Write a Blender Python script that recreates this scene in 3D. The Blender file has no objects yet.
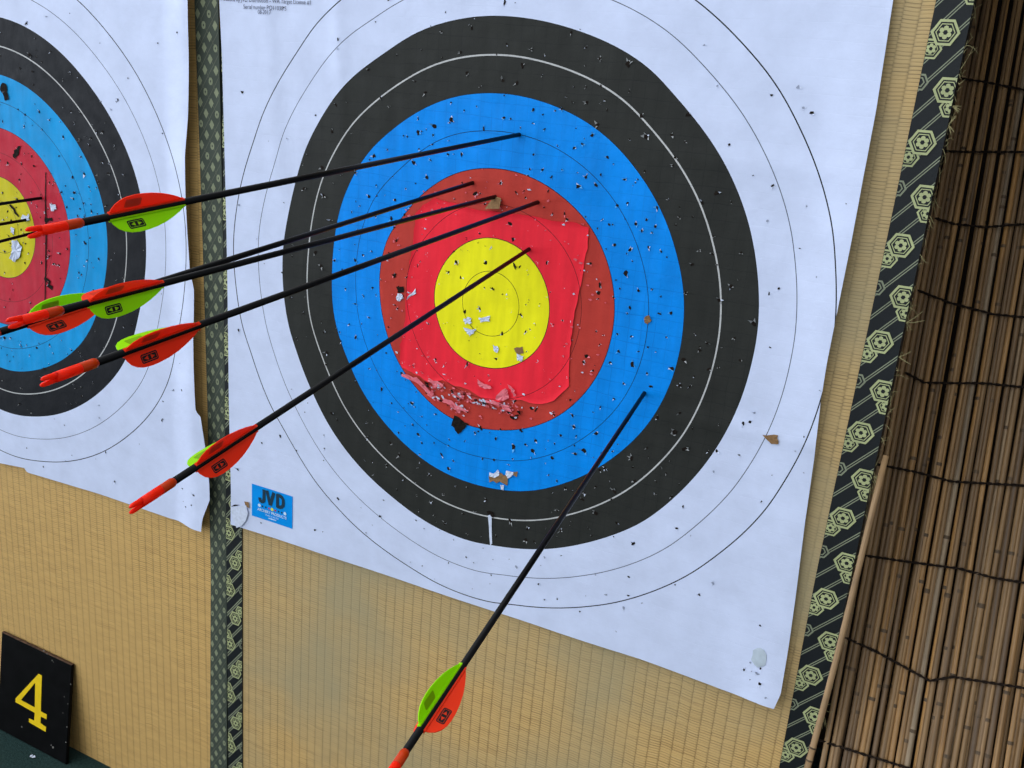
import bpy, bmesh, math, random
import numpy as np
from mathutils import Vector, Matrix, Quaternion

random.seed(7)
SC = bpy.context.scene
COL = SC.collection
CENTRE = 1.0                                     # height of the main target's centre above the floor

def W(X, Y, z=0.0):
    """Range coordinates (X right, Y up from the main gold centre, z out of the mats) -> world."""
    return Vector((X, -z, Y + CENTRE))

# ------------------------------------------------------------------ camera, sky, exposure
cam_d = bpy.data.cameras.new('camera')
cam = bpy.data.objects.new('camera', cam_d)
COL.objects.link(cam)
cam_d.sensor_width = 36.0
cam_d.lens = 923.45 / 1024 * 36.0
cam_d.clip_start = 0.01
_r = [(0.89112376, 0.0823959, -0.44621671), (0.20230181, -0.95237698, 0.22814921), (-0.40616797, -0.29357963, -0.8653546)]
def _v(t): return Vector((t[0], -t[2], t[1]))
_x, _y, _z = _v(_r[0]), -_v(_r[1]), -_v(_r[2])
cam.matrix_world = Matrix(((_x.x, _y.x, _z.x, 0.49719692), (_x.y, _y.y, _z.y, -0.97787247), (_x.z, _y.z, _z.z, CENTRE + 0.2342438), (0, 0, 0, 1)))
SC.camera = cam

SC.view_settings.view_transform = 'Standard'
SC.view_settings.look = 'None'
SC.view_settings.gamma = 1.0
SC.view_settings.use_curve_mapping = False
SC.view_settings.exposure = 0.43

world = bpy.data.worlds.new('overcast_sky')
SC.world = world
world.use_nodes = True
_n = world.node_tree.nodes; _l = world.node_tree.links
_n.clear()
_out = _n.new('ShaderNodeOutputWorld'); _bg = _n.new('ShaderNodeBackground')
_tc = _n.new('ShaderNodeTexCoord'); _sx = _n.new('ShaderNodeSeparateXYZ'); _cr = _n.new('ShaderNodeValToRGB')
_l.new(_tc.outputs['Generated'], _sx.inputs[0]); _l.new(_sx.outputs['Z'], _cr.inputs[0])
_cr.color_ramp.elements[0].position = 0.0; _cr.color_ramp.elements[0].color = (0.72, 0.78, 0.88, 1)
_cr.color_ramp.elements[1].position = 0.7; _cr.color_ramp.elements[1].color = (0.90, 0.95, 1.0, 1)
_l.new(_cr.outputs[0], _bg.inputs[0])
_mr = _n.new('ShaderNodeMapRange'); _mr.interpolation_type = 'SMOOTHSTEP'     # the sky is brighter over the open left side of the range
_l.new(_sx.outputs['X'], _mr.inputs[0])
for _i, _q in enumerate((-0.9, 0.7, 2.3, 0.40)): _mr.inputs[_i + 1].default_value = _q
_l.new(_mr.outputs[0], _bg.inputs[1])
_l.new(_bg.outputs[0], _out.inputs[0])

def area(name, loc, target, size, energy, color):
    d = bpy.data.lights.new(name, 'AREA'); d.shape = 'RECTANGLE'; d.size, d.size_y = size; d.energy = energy; d.color = color
    o = bpy.data.objects.new(name, d); COL.objects.link(o); o.location = loc
    o.rotation_euler = (Vector(target) - Vector(loc)).to_track_quat('-Z', 'Y').to_euler()
    return o

# ------------------------------------------------------------------ measured shapes (metres, range coordinates)
WARP_MAIN = [(-0.0717, 0.3157, 0.0037), (-0.1665, 0.2734, 0.0001), (-0.2383, 0.2212, 0.0052), (-0.2697, 0.1739, 0.0009), (-0.2971, 0.0966, -0.0075), (-0.3181, -0.0181, -0.0013), (-0.3152, -0.0487, -0.0011), (-0.2791, -0.1475, -0.0043), (-0.2612, -0.1756, -0.0052), (-0.2292, -0.221, -0.0016), (-0.1551, -0.2792, -0.0007), (-0.0726, -0.3155, 0.0037), (0.0694, -0.3109, -0.0014), (0.1103, -0.2984, -0.0018), (0.2376, -0.2166, 0.0015), (0.174, -0.2655, -0.0026), (0.2575, -0.1843, -0.0033), (0.3025, -0.0948, -0.003), (0.3134, -0.0574, -0.0014), (0.3152, 0.0596, 0.0008), (0.2813, 0.1544, 0.0009), (0.2463, 0.2045, 0.0002), (0.2118, 0.2367, -0.0024), (0.1502, 0.2875, 0.0044), (0.1066, 0.3022, 0.0005), (-0.1058, 0.3073, 0.005), (-0.0409, 0.3206, 0.0032), (0.0218, 0.3199, 0.0006), (-0.0667, 0.2314, 0.0008), (-0.1271, 0.204, 0.0003), (-0.1945, 0.1467, 0.0036), (-0.2189, 0.1044, 0.0026), (-0.2328, 0.0478, -0.0024), (-0.235, -0.0078, -0.0048), (-0.2291, -0.0676, -0.0012), (-0.2027, -0.122, -0.0035), (-0.1599, -0.1761, -0.0022), (-0.0781, -0.2301, 0.003), (-0.0019, -0.2412, 0.0012), (0.0581, -0.2361, 0.0031), (0.1274, -0.2039, 0.0004), (0.2167, -0.1054, 0.001), (0.1631, -0.1737, -0.0017), (0.2275, -0.0788, 0.0007), (0.2316, -0.0659, 0.0008), (0.2378, 0.03, -0.0003), (0.214, 0.1035, -0.0023), (0.1894, 0.1434, -0.0025), (0.1177, 0.2082, -0.0008), (-0.1, 0.2199, 0.0016), (-0.0184, 0.2382, -0.0011), (0.0677, 0.2284, -0.0017), (0.2374, 0.1491, 0.0003), (0.2764, 0.0477, 0.0005), (0.2742, -0.0567, -0.0), (0.2246, -0.1654, -0.001), (0.1688, -0.2217, -0.0014), (0.2297, -0.1578, -0.0013), (0.0659, -0.274, 0.0018), (-0.0211, -0.2818, 0.0026), (-0.116, -0.2527, -0.0019), (-0.2456, -0.1236, -0.005), (-0.2051, -0.1892, -0.001), (-0.1406, -0.2417, -0.0004), (-0.2555, 0.1154, 0.0003), (-0.2739, 0.0063, -0.006), (-0.2741, -0.059, 0.0004), (-0.0698, 0.2731, 0.0019), (-0.1783, 0.2174, 0.0011), (-0.2511, 0.1285, 0.002), (-0.0221, 0.2801, 0.001), (0.063, 0.2723, -0.0005), (0.118, 0.2551, 0.0011), (0.189, 0.2042, -0.0017), (0.3246, 0.1596, 0.0017), (0.3512, 0.0793, 0.0001), (0.3577, -0.0386, -0.0002), (0.3461, -0.0984, -0.0002), (0.2909, -0.2102, -0.0011), (0.2097, -0.2924, -0.0002), (-0.1111, -0.3401, -0.0022), (-0.0304, -0.3622, 0.0034), (0.0969, -0.3451, -0.0016), (0.2443, -0.2668, 0.0018), (-0.3473, 0.0856, -0.0024), (-0.359, -0.0065, -0.0009), (-0.35, -0.0652, -0.004), (-0.3192, -0.1558, -0.0049), (-0.2398, -0.2683, -0.0001), (-0.0668, -0.357, 0.0031), (-0.2896, 0.2163, 0.0015), (-0.2386, 0.2776, 0.0061), (-0.1458, 0.3341, 0.0045), (0.1597, 0.3243, 0.0015), (0.2327, 0.2747, -0.0), (0.2985, 0.2016, 0.0002), (0.3652, 0.1645, 0.0005), (0.3904, 0.0721, -0.003), (0.3941, -0.0395, -0.0039), (0.385, -0.1004, -0.0021), (0.347, -0.2002, 0.0006), (0.2471, -0.3155, 0.0007), (-0.1087, -0.3836, -0.0013), (-0.0088, -0.4033, 0.0034), (0.1189, -0.381, -0.0008), (0.2503, -0.3117, -0.0002), (-0.3976, 0.0729, 0.0042), (-0.4071, 0.0003, 0.0071), (-0.3986, -0.0735, 0.0053), (-0.3623, -0.1647, -0.0021), (-0.2891, -0.2655, -0.0075), (-0.2438, -0.3151, -0.0016), (-0.1338, -0.3775, 0.0005), (-0.3094, 0.2537, 0.0001), (-0.249, 0.3207, 0.006), (0.2331, 0.3272, 0.0017), (0.2969, 0.2721, 0.0028), (0.3443, 0.2062, 0.0013), (-0.0782, -0.0135, -0.0006), (-0.0071, 0.0751, -0.0046), (0.0767, 0.0128, -0.0023), (0.0195, -0.0809, 0.0032), (-0.0306, -0.0807, 0.0063), (0.0589, -0.059, 0.0034), (-0.0566, 0.0487, -0.0053), (0.0475, 0.058, -0.005), (-0.1601, 0.0247, 0.002), (-0.1043, 0.1105, -0.0081), (-0.0939, 0.1261, -0.0028), (-0.0178, 0.1543, -0.0046), (0.0672, 0.1399, -0.0047), (0.1292, 0.0917, -0.0016), (0.1558, 0.0314, -0.0011), (0.1574, -0.0216, -0.0012), (0.1349, -0.0856, -0.0002), (0.0855, -0.1372, 0.0017), (0.03, -0.1595, 0.0023), (-0.0344, -0.1639, 0.0075), (-0.1207, -0.1122, 0.0048), (-0.1463, -0.0673, 0.001)]
WARP_SIDE = [(0.0364, 0.3167, -0.0012), (0.1153, 0.295, -0.0032), (0.1856, 0.2547, -0.0049), (0.2396, 0.2087, -0.0023), (0.29, 0.1477, 0.0055), (0.3165, 0.0841, 0.0075), (0.3209, 0.0078, 0.001), (0.3178, -0.0149, -0.0018), (0.2932, -0.0981, -0.0108), (0.2336, -0.2024, -0.0109), (0.1618, -0.2598, -0.014), (0.062, -0.3084, -0.0054), (-0.0407, -0.3228, 0.0054), (0.0264, 0.2336, -0.0049), (0.0984, 0.2139, -0.0046), (0.1675, 0.1648, -0.005), (0.2123, 0.1157, 0.0018), (0.2435, 0.0519, 0.009), (0.2437, 0.0222, 0.0047), (0.2312, -0.0388, -0.0056), (0.1858, -0.1545, 0.0016), (0.095, -0.2174, -0.0027), (-0.0316, -0.2467, 0.0088), (0.0165, 0.1515, -0.0076), (0.0827, 0.1276, -0.0079), (0.1249, 0.102, 0.0013), (0.1498, 0.0598, 0.0013), (0.1602, 0.0001, 0.0002), (0.156, -0.0238, -0.0022), (0.1174, -0.1015, -0.0048), (0.0411, 0.0739, 0.0046), (0.0629, 0.0478, -0.001), (0.0831, -0.0028, 0.0031), (0.0502, -0.0701, 0.0062), (0.2092, 0.3457, 0.0041), (0.3261, 0.2419, 0.006), (0.3907, 0.0985, 0.0029), (0.3972, -0.0029, -0.0028), (0.3852, -0.0788, -0.0069), (0.2835, -0.2845, 0.0016), (0.3395, -0.2237, 0.0066), (0.2184, -0.3346, -0.0005), (0.0915, -0.3861, -0.0032), (-0.05, -0.3995, 0.0026), (0.1116, 0.3427, 0.0004), (0.2054, 0.2965, 0.0007), (0.2936, 0.2128, 0.0026), (0.3579, 0.089, 0.0088), (0.3115, -0.1943, 0.0071), (0.2052, -0.2928, -0.0025), (0.1003, -0.3423, -0.0033), (-0.0451, -0.3589, 0.0017)]
HOLES_MAIN = [(-0.0105, 0.3357), (0.0028, 0.3357), (-0.0477, 0.3174), (-0.0495, 0.3076), (-0.0035, 0.2922), (0.0265, 0.288), (-0.0621, 0.2806), (0.0179, 0.2712), (-0.0512, 0.2587), (-0.0044, 0.2538), (0.0128, 0.2522), (-0.033, 0.2454), (0.0725, 0.3082), (0.0829, 0.3117), (0.0917, 0.2939), (0.1097, 0.2835), (0.1425, 0.2796), (0.1468, 0.2528), (0.0819, 0.2369), (0.0996, 0.2377), (0.1196, 0.2418), (0.1237, 0.2318), (0.0707, 0.2284), (0.0364, 0.2249), (-0.0682, 0.2054), (-0.0249, 0.1992), (0.0221, 0.2047), (0.0372, 0.2109), (0.0517, 0.2053), (0.0695, 0.1885), (0.0896, 0.1885), (0.0986, 0.1939), (0.1094, 0.2043), (0.114, 0.2153), (0.1136, 0.2556), (0.1633, 0.2293), (0.1717, 0.2086), (0.1988, 0.2128), (0.205, 0.182), (0.1742, 0.1722), (0.1377, 0.1764), (0.1246, 0.1629), (0.12, 0.1515), (0.0962, 0.1625), (0.0777, 0.1639), (0.0384, 0.16), (-0.0517, 0.1669), (-0.0929, 0.1751), (0.0005, 0.2138), (0.2146, 0.2339), (0.2147, 0.2069), (0.2545, 0.159), (0.2045, 0.1457), (0.218, 0.1389), (0.2414, 0.1475), (0.2609, 0.2087), (0.2899, 0.1803), (0.3109, 0.1723), (0.24, 0.2642), (0.2207, 0.3029), (0.3195, 0.2685), (0.328, 0.2502), (0.3374, 0.2458), (0.3859, 0.1638), (0.348, 0.1562), (0.2958, 0.2597), (0.1527, 0.1606), (0.1474, 0.1329), (0.1593, 0.1365), (0.1932, 0.1358), (0.2189, 0.1284), (0.2328, 0.1315), (0.2165, 0.12), (0.1829, 0.1216), (0.1936, 0.1156), (0.1912, 0.1085), (0.2586, 0.1137), (0.2456, 0.0964), (0.2599, 0.0958), (0.29, 0.1009), (0.2401, 0.0807), (0.267, 0.0847), (0.1499, 0.089), (0.168, 0.086), (0.1891, 0.0918), (0.2037, 0.0898), (0.1725, 0.0741), (0.1669, 0.0597), (0.2376, 0.0495), (0.2846, 0.0635), (0.2748, 0.0474), (0.1838, 0.0434), (0.1618, 0.0413), (0.2103, 0.0408), (0.1561, 0.0504), (0.1761, 0.0222), (0.1741, 0.0146), (0.2116, 0.0212), (0.224, 0.0248), (0.3152, 0.0285), (0.2975, 0.0092), (0.2545, 0.0062), (0.2689, -0.0015), (0.2618, -0.0108), (0.3065, -0.0133), (0.2454, -0.025), (0.285, -0.0256), (0.26, -0.0414), (0.2566, -0.0537), (0.2453, -0.0553), (0.2744, -0.0297), (0.1817, -0.0102), (0.1651, -0.0104), (0.1691, -0.0303), (0.1927, -0.0257), (0.1873, -0.0416), (0.1603, -0.0455), (0.1798, -0.0671), (0.2126, -0.0632), (0.3111, 0.1369), (0.3483, 0.114), (0.3702, 0.0883), (0.3342, 0.0694), (0.325, 0.0626), (0.3355, 0.0063), (0.3943, -0.0271), (0.1401, 0.0834), (0.1556, 0.0302), (0.1489, -0.0149), (0.2341, -0.0371), (0.2497, -0.0863), (0.2253, -0.0979), (0.2954, -0.0891), (0.3065, -0.0845), (0.2471, -0.1101), (0.2613, -0.1273), (0.2007, -0.1539), (0.2036, -0.1645), (0.2207, -0.1473), (0.2335, -0.1747), (0.2438, -0.161), (0.254, -0.1875), (0.2883, -0.1236), (0.2974, -0.1208), (0.1849, -0.2006), (0.1776, -0.188), (0.1701, -0.1738), (0.1763, -0.1515), (0.3278, -0.0795), (0.3309, -0.0678), (0.3214, -0.0822), (0.2974, -0.1455), (0.3224, -0.119), (0.361, -0.1328), (0.3548, -0.1656), (0.3932, -0.1206), (0.2696, -0.1964), (0.2661, -0.2245), (0.2833, -0.229), (0.2161, -0.2596), (0.2169, -0.3039), (0.3173, -0.2791), (0.2736, -0.2957), (0.1916, -0.2579), (0.1934, -0.2391), (0.3808, -0.0991), (0.3868, -0.0805), (0.2081, -0.1805), (-0.0985, -0.1823), (-0.0203, -0.1851), (0.023, -0.1728), (-0.0024, -0.1688), (-0.0533, -0.2129), (0.006, -0.2042), (0.023, -0.2009), (0.0488, -0.1933), (0.0647, -0.17), (0.0755, -0.1756), (0.1019, -0.1782), (0.1286, -0.1553), (0.1412, -0.158), (0.1537, -0.1349), (0.1096, -0.147), (0.1109, -0.2063), (0.1637, -0.1787), (0.1614, -0.2004), (0.1317, -0.2134), (0.1481, -0.2122), (0.1458, -0.2211), (0.1233, -0.2123), (0.1156, -0.2446), (0.1362, -0.254), (0.1653, -0.2339), (0.1581, -0.2561), (0.164, -0.2645), (0.1228, -0.2698), (0.0772, -0.2815), (0.077, -0.2973), (0.0891, -0.2954), (0.0129, -0.3101), (-0.0073, -0.3135), (-0.0421, -0.3074), (-0.058, -0.301), (-0.065, -0.2829), (-0.0468, -0.2671), (-0.029, -0.2516), (-0.0124, -0.2489), (-0.0693, -0.2463), (-0.0883, -0.2405), (-0.0838, -0.2322), (0.016, -0.2587), (0.0011, -0.2788), (-0.0151, -0.2869), (0.0519, -0.2766), (0.0346, -0.3047), (-0.0489, -0.3203), (-0.0271, -0.3278), (-0.0864, -0.3165), (-0.0732, -0.3249), (-0.0554, -0.3094), (0.1273, -0.303), (0.1048, -0.3124), (0.1009, -0.3253), (0.0558, -0.3312), (0.0327, -0.3387), (0.0173, -0.3268), (0.0667, -0.3389), (0.0051, -0.3518), (-0.0066, -0.3473), (-0.0322, -0.3635), (-0.0724, -0.381), (-0.0917, -0.381), (0.0321, -0.3616), (0.0314, -0.3747), (0.1001, -0.3523), (0.1109, -0.3711), (0.1283, -0.3638), (0.0063, -0.3904), (0.1748, -0.3147), (0.1907, -0.3366), (0.1652, -0.3468), (0.2191, -0.3289), (0.2159, -0.3472), (-0.0517, -0.3942), (-0.042, -0.2286), (-0.0836, -0.2039), (-0.1172, -0.23), (-0.0834, -0.3009), (-0.2986, -0.176), (-0.2749, -0.2047), (-0.2418, -0.2306), (-0.2403, -0.2504), (-0.2882, -0.2653), (-0.3176, -0.2507), (-0.3518, -0.2694), (-0.3968, -0.323), (-0.2407, -0.2685), (-0.27, -0.1899), (-0.2417, -0.1292), (-0.1679, -0.1779), (-0.1917, -0.1425), (-0.1711, -0.1964), (-0.2291, -0.1965), (-0.2205, -0.2043), (-0.1319, -0.2157), (-0.1605, -0.25), (-0.1362, -0.2493), (-0.1576, -0.2695), (-0.1702, -0.2178), (-0.1184, -0.2811), (-0.1396, -0.3018), (-0.176, -0.3232), (-0.1562, -0.3442), (-0.1445, -0.3276), (-0.1661, -0.3587), (-0.2523, -0.379), (-0.2145, -0.3198), (-0.2389, -0.3782), (-0.3523, -0.3973), (-0.1585, -0.1199), (-0.1329, -0.1595), (-0.1132, -0.162), (-0.1022, -0.1526), (-0.1198, -0.1986), (-0.0777, -0.1774), (-0.0656, -0.1598), (-0.0648, -0.1993), (-0.0442, -0.1978), (-0.0901, -0.1932), (-0.3956, -0.1092), (-0.3932, 0.0667), (-0.3617, 0.0251), (-0.3485, -0.0073), (-0.316, 0.0794), (-0.2845, 0.101), (-0.2521, 0.0952), (-0.2368, 0.1127), (-0.2385, 0.0658), (-0.2643, 0.0204), (-0.2537, 0.0043), (-0.3182, -0.0147), (-0.3028, -0.0466), (-0.2812, -0.0637), (-0.2911, -0.1024), (-0.2459, -0.0851), (-0.2401, -0.112), (-0.1805, 0.1036), (-0.1699, 0.1187), (-0.1413, 0.1043), (-0.1456, 0.08), (-0.2, 0.0951), (-0.2317, 0.0146), (-0.1982, 0.0203), (-0.1868, 0.0291), (-0.2125, -0.0198), (-0.1881, 0.012), (-0.1695, -0.0112), (-0.1959, -0.0371), (-0.1846, -0.0235), (-0.1735, -0.0516), (-0.2048, -0.0656), (-0.218, -0.092), (-0.1941, -0.0817), (-0.1849, -0.062), (-0.1442, -0.0932), (-0.1808, 0.3086), (-0.2329, 0.2859), (-0.2333, 0.2753), (-0.1487, 0.2726), (-0.188, 0.2539), (-0.1218, 0.2452), (-0.1072, 0.2335), (-0.1563, 0.2141), (-0.2341, 0.2096), (-0.24, 0.1774), (-0.3129, 0.1616), (-0.2794, 0.1444), (-0.2551, 0.1312), (-0.2236, 0.1252), (-0.2666, 0.1944), (-0.0851, 0.3227), (-0.1041, 0.3071), (-0.1753, 0.1532), (-0.134, 0.1818), (-0.1137, 0.1871), (-0.0915, 0.1963), (-0.0941, 0.1569), (-0.1168, 0.1516), (-0.2026, 0.1305), (-0.098, 0.1358), (-0.3418, 0.1558), (-0.3865, 0.2143), (-0.1642, 0.333), (-0.319, 0.32), (0.1604, -0.3708), (0.2101, -0.3815), (0.3778, -0.3131), (0.3822, -0.3544), (0.3742, -0.3624), (0.3688, -0.3745), (0.3778, -0.3721), (0.3844, -0.3719), (0.3775, -0.383), (0.39, -0.3832), (0.3986, -0.3968), (0.3869, -0.3643), (0.3039, -0.299), (0.2373, -0.333), (-0.03, 0.1247), (-0.0483, 0.1349), (-0.0222, 0.1256), (0.003, 0.1407), (0.0236, 0.1323), (0.0339, 0.1349), (0.0717, 0.1142), (0.0861, 0.116), (0.0897, 0.1098), (0.0503, 0.1061), (0.0194, 0.0953), (0.0429, 0.0889), (0.0256, 0.0783), (0.0491, 0.072), (0.0581, 0.0582), (0.0702, 0.0572), (0.1061, 0.0667), (0.1119, 0.054), (0.1276, 0.1043), (0.1121, 0.1154), (0.1378, 0.0419), (0.1375, 0.0324), (0.0782, 0.0239), (0.0941, 0.0293), (0.1066, -0.0033), (0.0852, -0.0142), (0.1238, 0.064), (0.0491, 0.0416), (0.0362, 0.0479), (0.0299, 0.0484), (-0.0091, 0.0453), (-0.0015, 0.0676), (-0.0199, 0.079), (-0.0008, 0.0774), (-0.0353, 0.0712), (-0.0438, 0.0544), (-0.0325, 0.0561), (-0.0493, 0.0407), (-0.0598, 0.0261), (-0.0414, 0.0232), (-0.0082, 0.0155), (0.003, 0.0158), (0.0191, 0.0128), (0.0243, 0.0079), (0.0523, 0.0084), (0.0647, 0.0076), (0.0304, -0.0068), (0.0431, -0.0089), (0.0639, -0.0152), (0.0513, -0.029), (0.0204, -0.0362), (-0.0124, -0.0114), (-0.0608, -0.0064), (-0.0331, -0.0194), (-0.0603, -0.0376), (-0.0882, 0.0232), (-0.0912, 0.0432), (-0.0811, 0.0184), (-0.1055, 0.0264), (-0.1038, -0.0302), (-0.0839, -0.0434), (-0.1257, -0.0157), (-0.1185, 0.011), (-0.1378, 0.011), (-0.1339, -0.0278), (-0.141, 0.0698), (-0.1366, 0.0543), (-0.1201, 0.0971), (-0.1264, 0.0877), (0.0999, 0.1477), (0.066, 0.1543), (0.1071, 0.1588), (0.0633, 0.1383), (0.1319, 0.1153), (-0.0736, 0.0078), (-0.1016, -0.0665), (-0.0812, -0.0842), (-0.0564, -0.0917), (-0.0706, -0.0868), (-0.0382, -0.0849), (-0.0248, -0.0838), (0.0093, -0.095), (0.0153, -0.0697), (0.0718, -0.0628), (0.0913, -0.072), (0.1035, -0.0856), (0.0978, -0.1194), (0.1172, -0.1002), (0.1113, -0.0737), (0.1304, -0.0439), (0.141, -0.0589), (0.1283, -0.0515), (0.1254, -0.1325), (0.1223, -0.1183), (0.1306, -0.1658), (0.0569, -0.1532), (-0.107, -0.1546), (-0.1201, -0.1157), (0.0478, -0.1771), (0.077, -0.1622), (0.1707, -0.087), (0.014, -0.1307), (0.0373, -0.1347), (0.0506, -0.1378), (0.0455, -0.1176), (0.0001, -0.1635), (0.028, -0.1585), (0.0816, -0.0977), (0.0858, -0.0938), (0.0682, -0.1216), (0.0746, -0.1217), (-0.1173, -0.1008), (-0.1497, -0.1444)]
HOLES_SIDE = [(-0.8551, 0.2655), (-0.7979, 0.2819), (-0.7953, 0.238), (-0.781, 0.2364), (-0.7501, 0.245), (-0.7267, 0.2071), (-0.6948, 0.2138), (-0.705, 0.299), (-0.7955, 0.2843), (-0.754, 0.2927), (-0.7909, 0.1958), (-0.8575, 0.1815), (-0.8666, 0.1365), (-0.7815, 0.1581), (-0.8175, 0.1332), (-0.8133, 0.1507), (-0.7606, 0.1478), (-0.7323, 0.1262), (-0.7435, 0.0969), (-0.7021, 0.1217), (-0.6839, 0.1305), (-0.7071, 0.1475), (-0.6967, 0.1006), (-0.6778, 0.1192), (-0.6736, 0.1291), (-0.6494, 0.1825), (-0.63, 0.1725), (-0.6192, 0.1847), (-0.6263, 0.1232), (-0.6626, 0.1396), (-0.6688, 0.1484), (-0.6919, 0.1629), (-0.6517, 0.0979), (-0.6381, 0.097), (-0.6085, 0.0835), (-0.6488, 0.1408), (-0.8624, 0.0739), (-0.8366, 0.0967), (-0.8378, 0.0509), (-0.765, 0.0212), (-0.7045, 0.046), (-0.717, 0.0692), (-0.6915, 0.0769), (-0.7643, 0.0691), (-0.758, 0.0573), (-0.5353, 0.2672), (-0.4893, 0.282), (-0.5944, 0.218), (-0.5306, 0.149), (-0.6474, 0.2616), (-0.6158, 0.1873), (-0.6635, 0.0775), (-0.6823, 0.0584), (-0.639, 0.0825), (-0.6418, -0.0439), (-0.5762, -0.0212), (-0.6171, -0.0687), (-0.5411, -0.081), (-0.4998, -0.1021), (-0.5478, -0.1238), (-0.6753, -0.1071), (-0.7843, -0.1051), (-0.7858, -0.0593), (-0.7668, -0.0704), (-0.7584, -0.0711), (-0.7021, -0.0626), (-0.7088, -0.0792), (-0.6856, -0.099), (-0.7939, -0.2077), (-0.8247, -0.2179), (-0.8446, -0.2346), (-0.9016, -0.2459), (-0.81, -0.2513), (-0.8178, -0.2702), (-0.7414, -0.206), (-0.7243, -0.2068), (-0.7138, -0.2171), (-0.6965, -0.2511), (-0.7232, -0.2652), (-0.7243, -0.2803), (-0.737, -0.2938), (-0.8793, -0.3277), (-0.7492, -0.3008), (-0.7938, -0.335), (-0.7703, -0.3406), (-0.6864, -0.308), (-0.6849, -0.2864), (-0.5489, -0.2804), (-0.5237, -0.2264), (-0.4982, -0.2189), (-0.5021, -0.1787), (-0.6214, -0.1449), (-0.6053, -0.14), (-0.8617, -0.0583), (-0.8869, -0.068), (-0.8397, -0.0472), (-0.8646, -0.2213), (-0.9043, -0.2159), (-0.7634, -0.1936), (-0.7002, -0.383), (-0.7566, -0.3906), (-0.7728, -0.4046), (-0.676, -0.3651), (-0.8688, -0.4058), (-0.8303, -0.4298), (-0.5991, -0.3319), (-0.659, -0.4121), (-0.5462, -0.2778), (-0.5451, -0.2491), (-0.5212, -0.2258), (-0.5054, -0.3818), (-0.4745, -0.3818), (-0.4801, -0.4002), (-0.4958, -0.4088), (-0.5034, -0.4024), (-0.8121, 0.0356), (-0.7174, 0.0364), (-0.6962, 0.0324), (-0.71, 0.011), (-0.6852, -0.0179), (-0.6967, -0.0281), (-0.7532, -0.0282), (-0.7641, -0.072), (-0.7539, -0.0527), (-0.7832, -0.0629), (-0.7801, -0.0605), (-0.7986, -0.0732), (-0.7176, -0.0503), (-0.6946, -0.0537), (-0.6817, -0.0633), (-0.7141, -0.0761), (-0.8716, -0.0017), (-0.8642, -0.0147), (-0.8824, -0.017), (-0.8281, -0.0625), (-0.8911, -0.1036), (-0.8458, 0.0307), (-0.8014, 0.0148), (-0.7945, -0.0017), (-0.7613, 0.0519), (-0.7428, 0.0428), (-0.6665, 0.059), (-0.7337, 0.0212), (-0.7153, 0.046), (-0.6796, 0.0223), (-0.6686, -0.0479)]
REPAIR = [(-0.0845, 0.1129), (-0.1009, 0.1025), (-0.1102, 0.0904), (-0.1111, 0.0582), (-0.1161, 0.0186), (-0.1184, -0.019), (-0.1169, -0.0448), (-0.1226, -0.0789), (-0.1225, -0.1071), (-0.104, -0.1101), (-0.0778, -0.1181), (-0.0573, -0.1125), (-0.0381, -0.115), (-0.0191, -0.1176), (-0.0029, -0.1233), (0.0199, -0.1249), (0.0373, -0.1171), (0.0547, -0.1132), (0.0659, -0.1159), (0.0818, -0.1137), (0.0969, -0.1052), (0.1061, -0.0931), (0.114, -0.0827), (0.1117, -0.0621), (0.1104, -0.0378), (0.1117, 0.0069), (0.1157, 0.0497), (0.1188, 0.0869), (0.1179, 0.1048), (0.0956, 0.1075), (0.072, 0.1067), (0.0361, 0.1083), (-0.0005, 0.1066), (-0.0382, 0.1072), (-0.0647, 0.111)]
ARROWS = [
    ((0.0212, 0.1969), (0.023, -0.0858, 0.996)),  # A1 [0.0, 0.521, 0.585, 0.604, 0.643]
    ((-0.0345, 0.1369), (0.0383, -0.0978, 0.9945)),  # A2 [-0.0, None, 0.609, None, None]
    ((-0.0033, 0.1243), (0.0498, -0.0508, 0.9975)),  # A3 [-0.0, 0.532, 0.595, 0.614, 0.65]
    ((0.0518, 0.1246), (0.0369, -0.0802, 0.9961)),  # A4 [0.0, 0.549, 0.613, 0.632, 0.669]
    ((0.0463, 0.0702), (0.0918, -0.1178, 0.9888)),  # A5 [-0.0, 0.525, 0.589, 0.608, 0.643]
    ((0.2057, -0.0727), (0.1103, -0.0846, 0.9903)),  # A6 [-0.0, 0.522, 0.585, 0.605, None]
    ((-0.7904, 0.0288), (0.0148, -0.0689, 0.9975)),  # partial
    ((-0.8281, -0.0097), (0.0168, -0.0704, 0.9974)),  # partial
    ((-0.8102, -0.0271), (0.0387, -0.1271, 0.9911)),  # partial
]
BOARD_H = 0.1967
BOARD = [(-0.9724, .0008), (-0.7824, .0008), (-0.7878, 0.1967), (-0.9778, 0.1977)]
FOUR = [(-0.8706, 0.15), (-0.8616, 0.1499), (-0.8572, 0.0795), (-0.8409, 0.0793), (-0.8409, 0.0699), (-0.8562, 0.0698), (-0.8558, 0.0564), (-0.8406, 0.0542), (-0.8406, 0.0447), (-0.8868, 0.0466), (-0.8867, 0.0542), (-0.8725, 0.0548), (-0.8727, 0.0707), (-0.9261, 0.0728), (-0.9268, 0.08)]
FOUR_HOLE = [(-0.8773, 0.1302), (-0.8737, 0.0811), (-0.9121, 0.0821)]
FLAP = [(-0.4104, -0.3866), (-0.3715, -0.3708), (-0.3753, -0.3998), (-0.389, -0.4137), (-0.4008, -0.4155)]
SLIT = [(0.0201, -0.2773), (0.0284, -0.2721), (0.0309, -0.3169), (0.026, -0.3198)]
HOLE1 = [(-0.038, -0.1552), (-0.0275, -0.1582), (-0.0156, -0.1622), (-0.025, -0.1725), (-0.0303, -0.1793), (-0.0414, -0.1696)]
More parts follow.
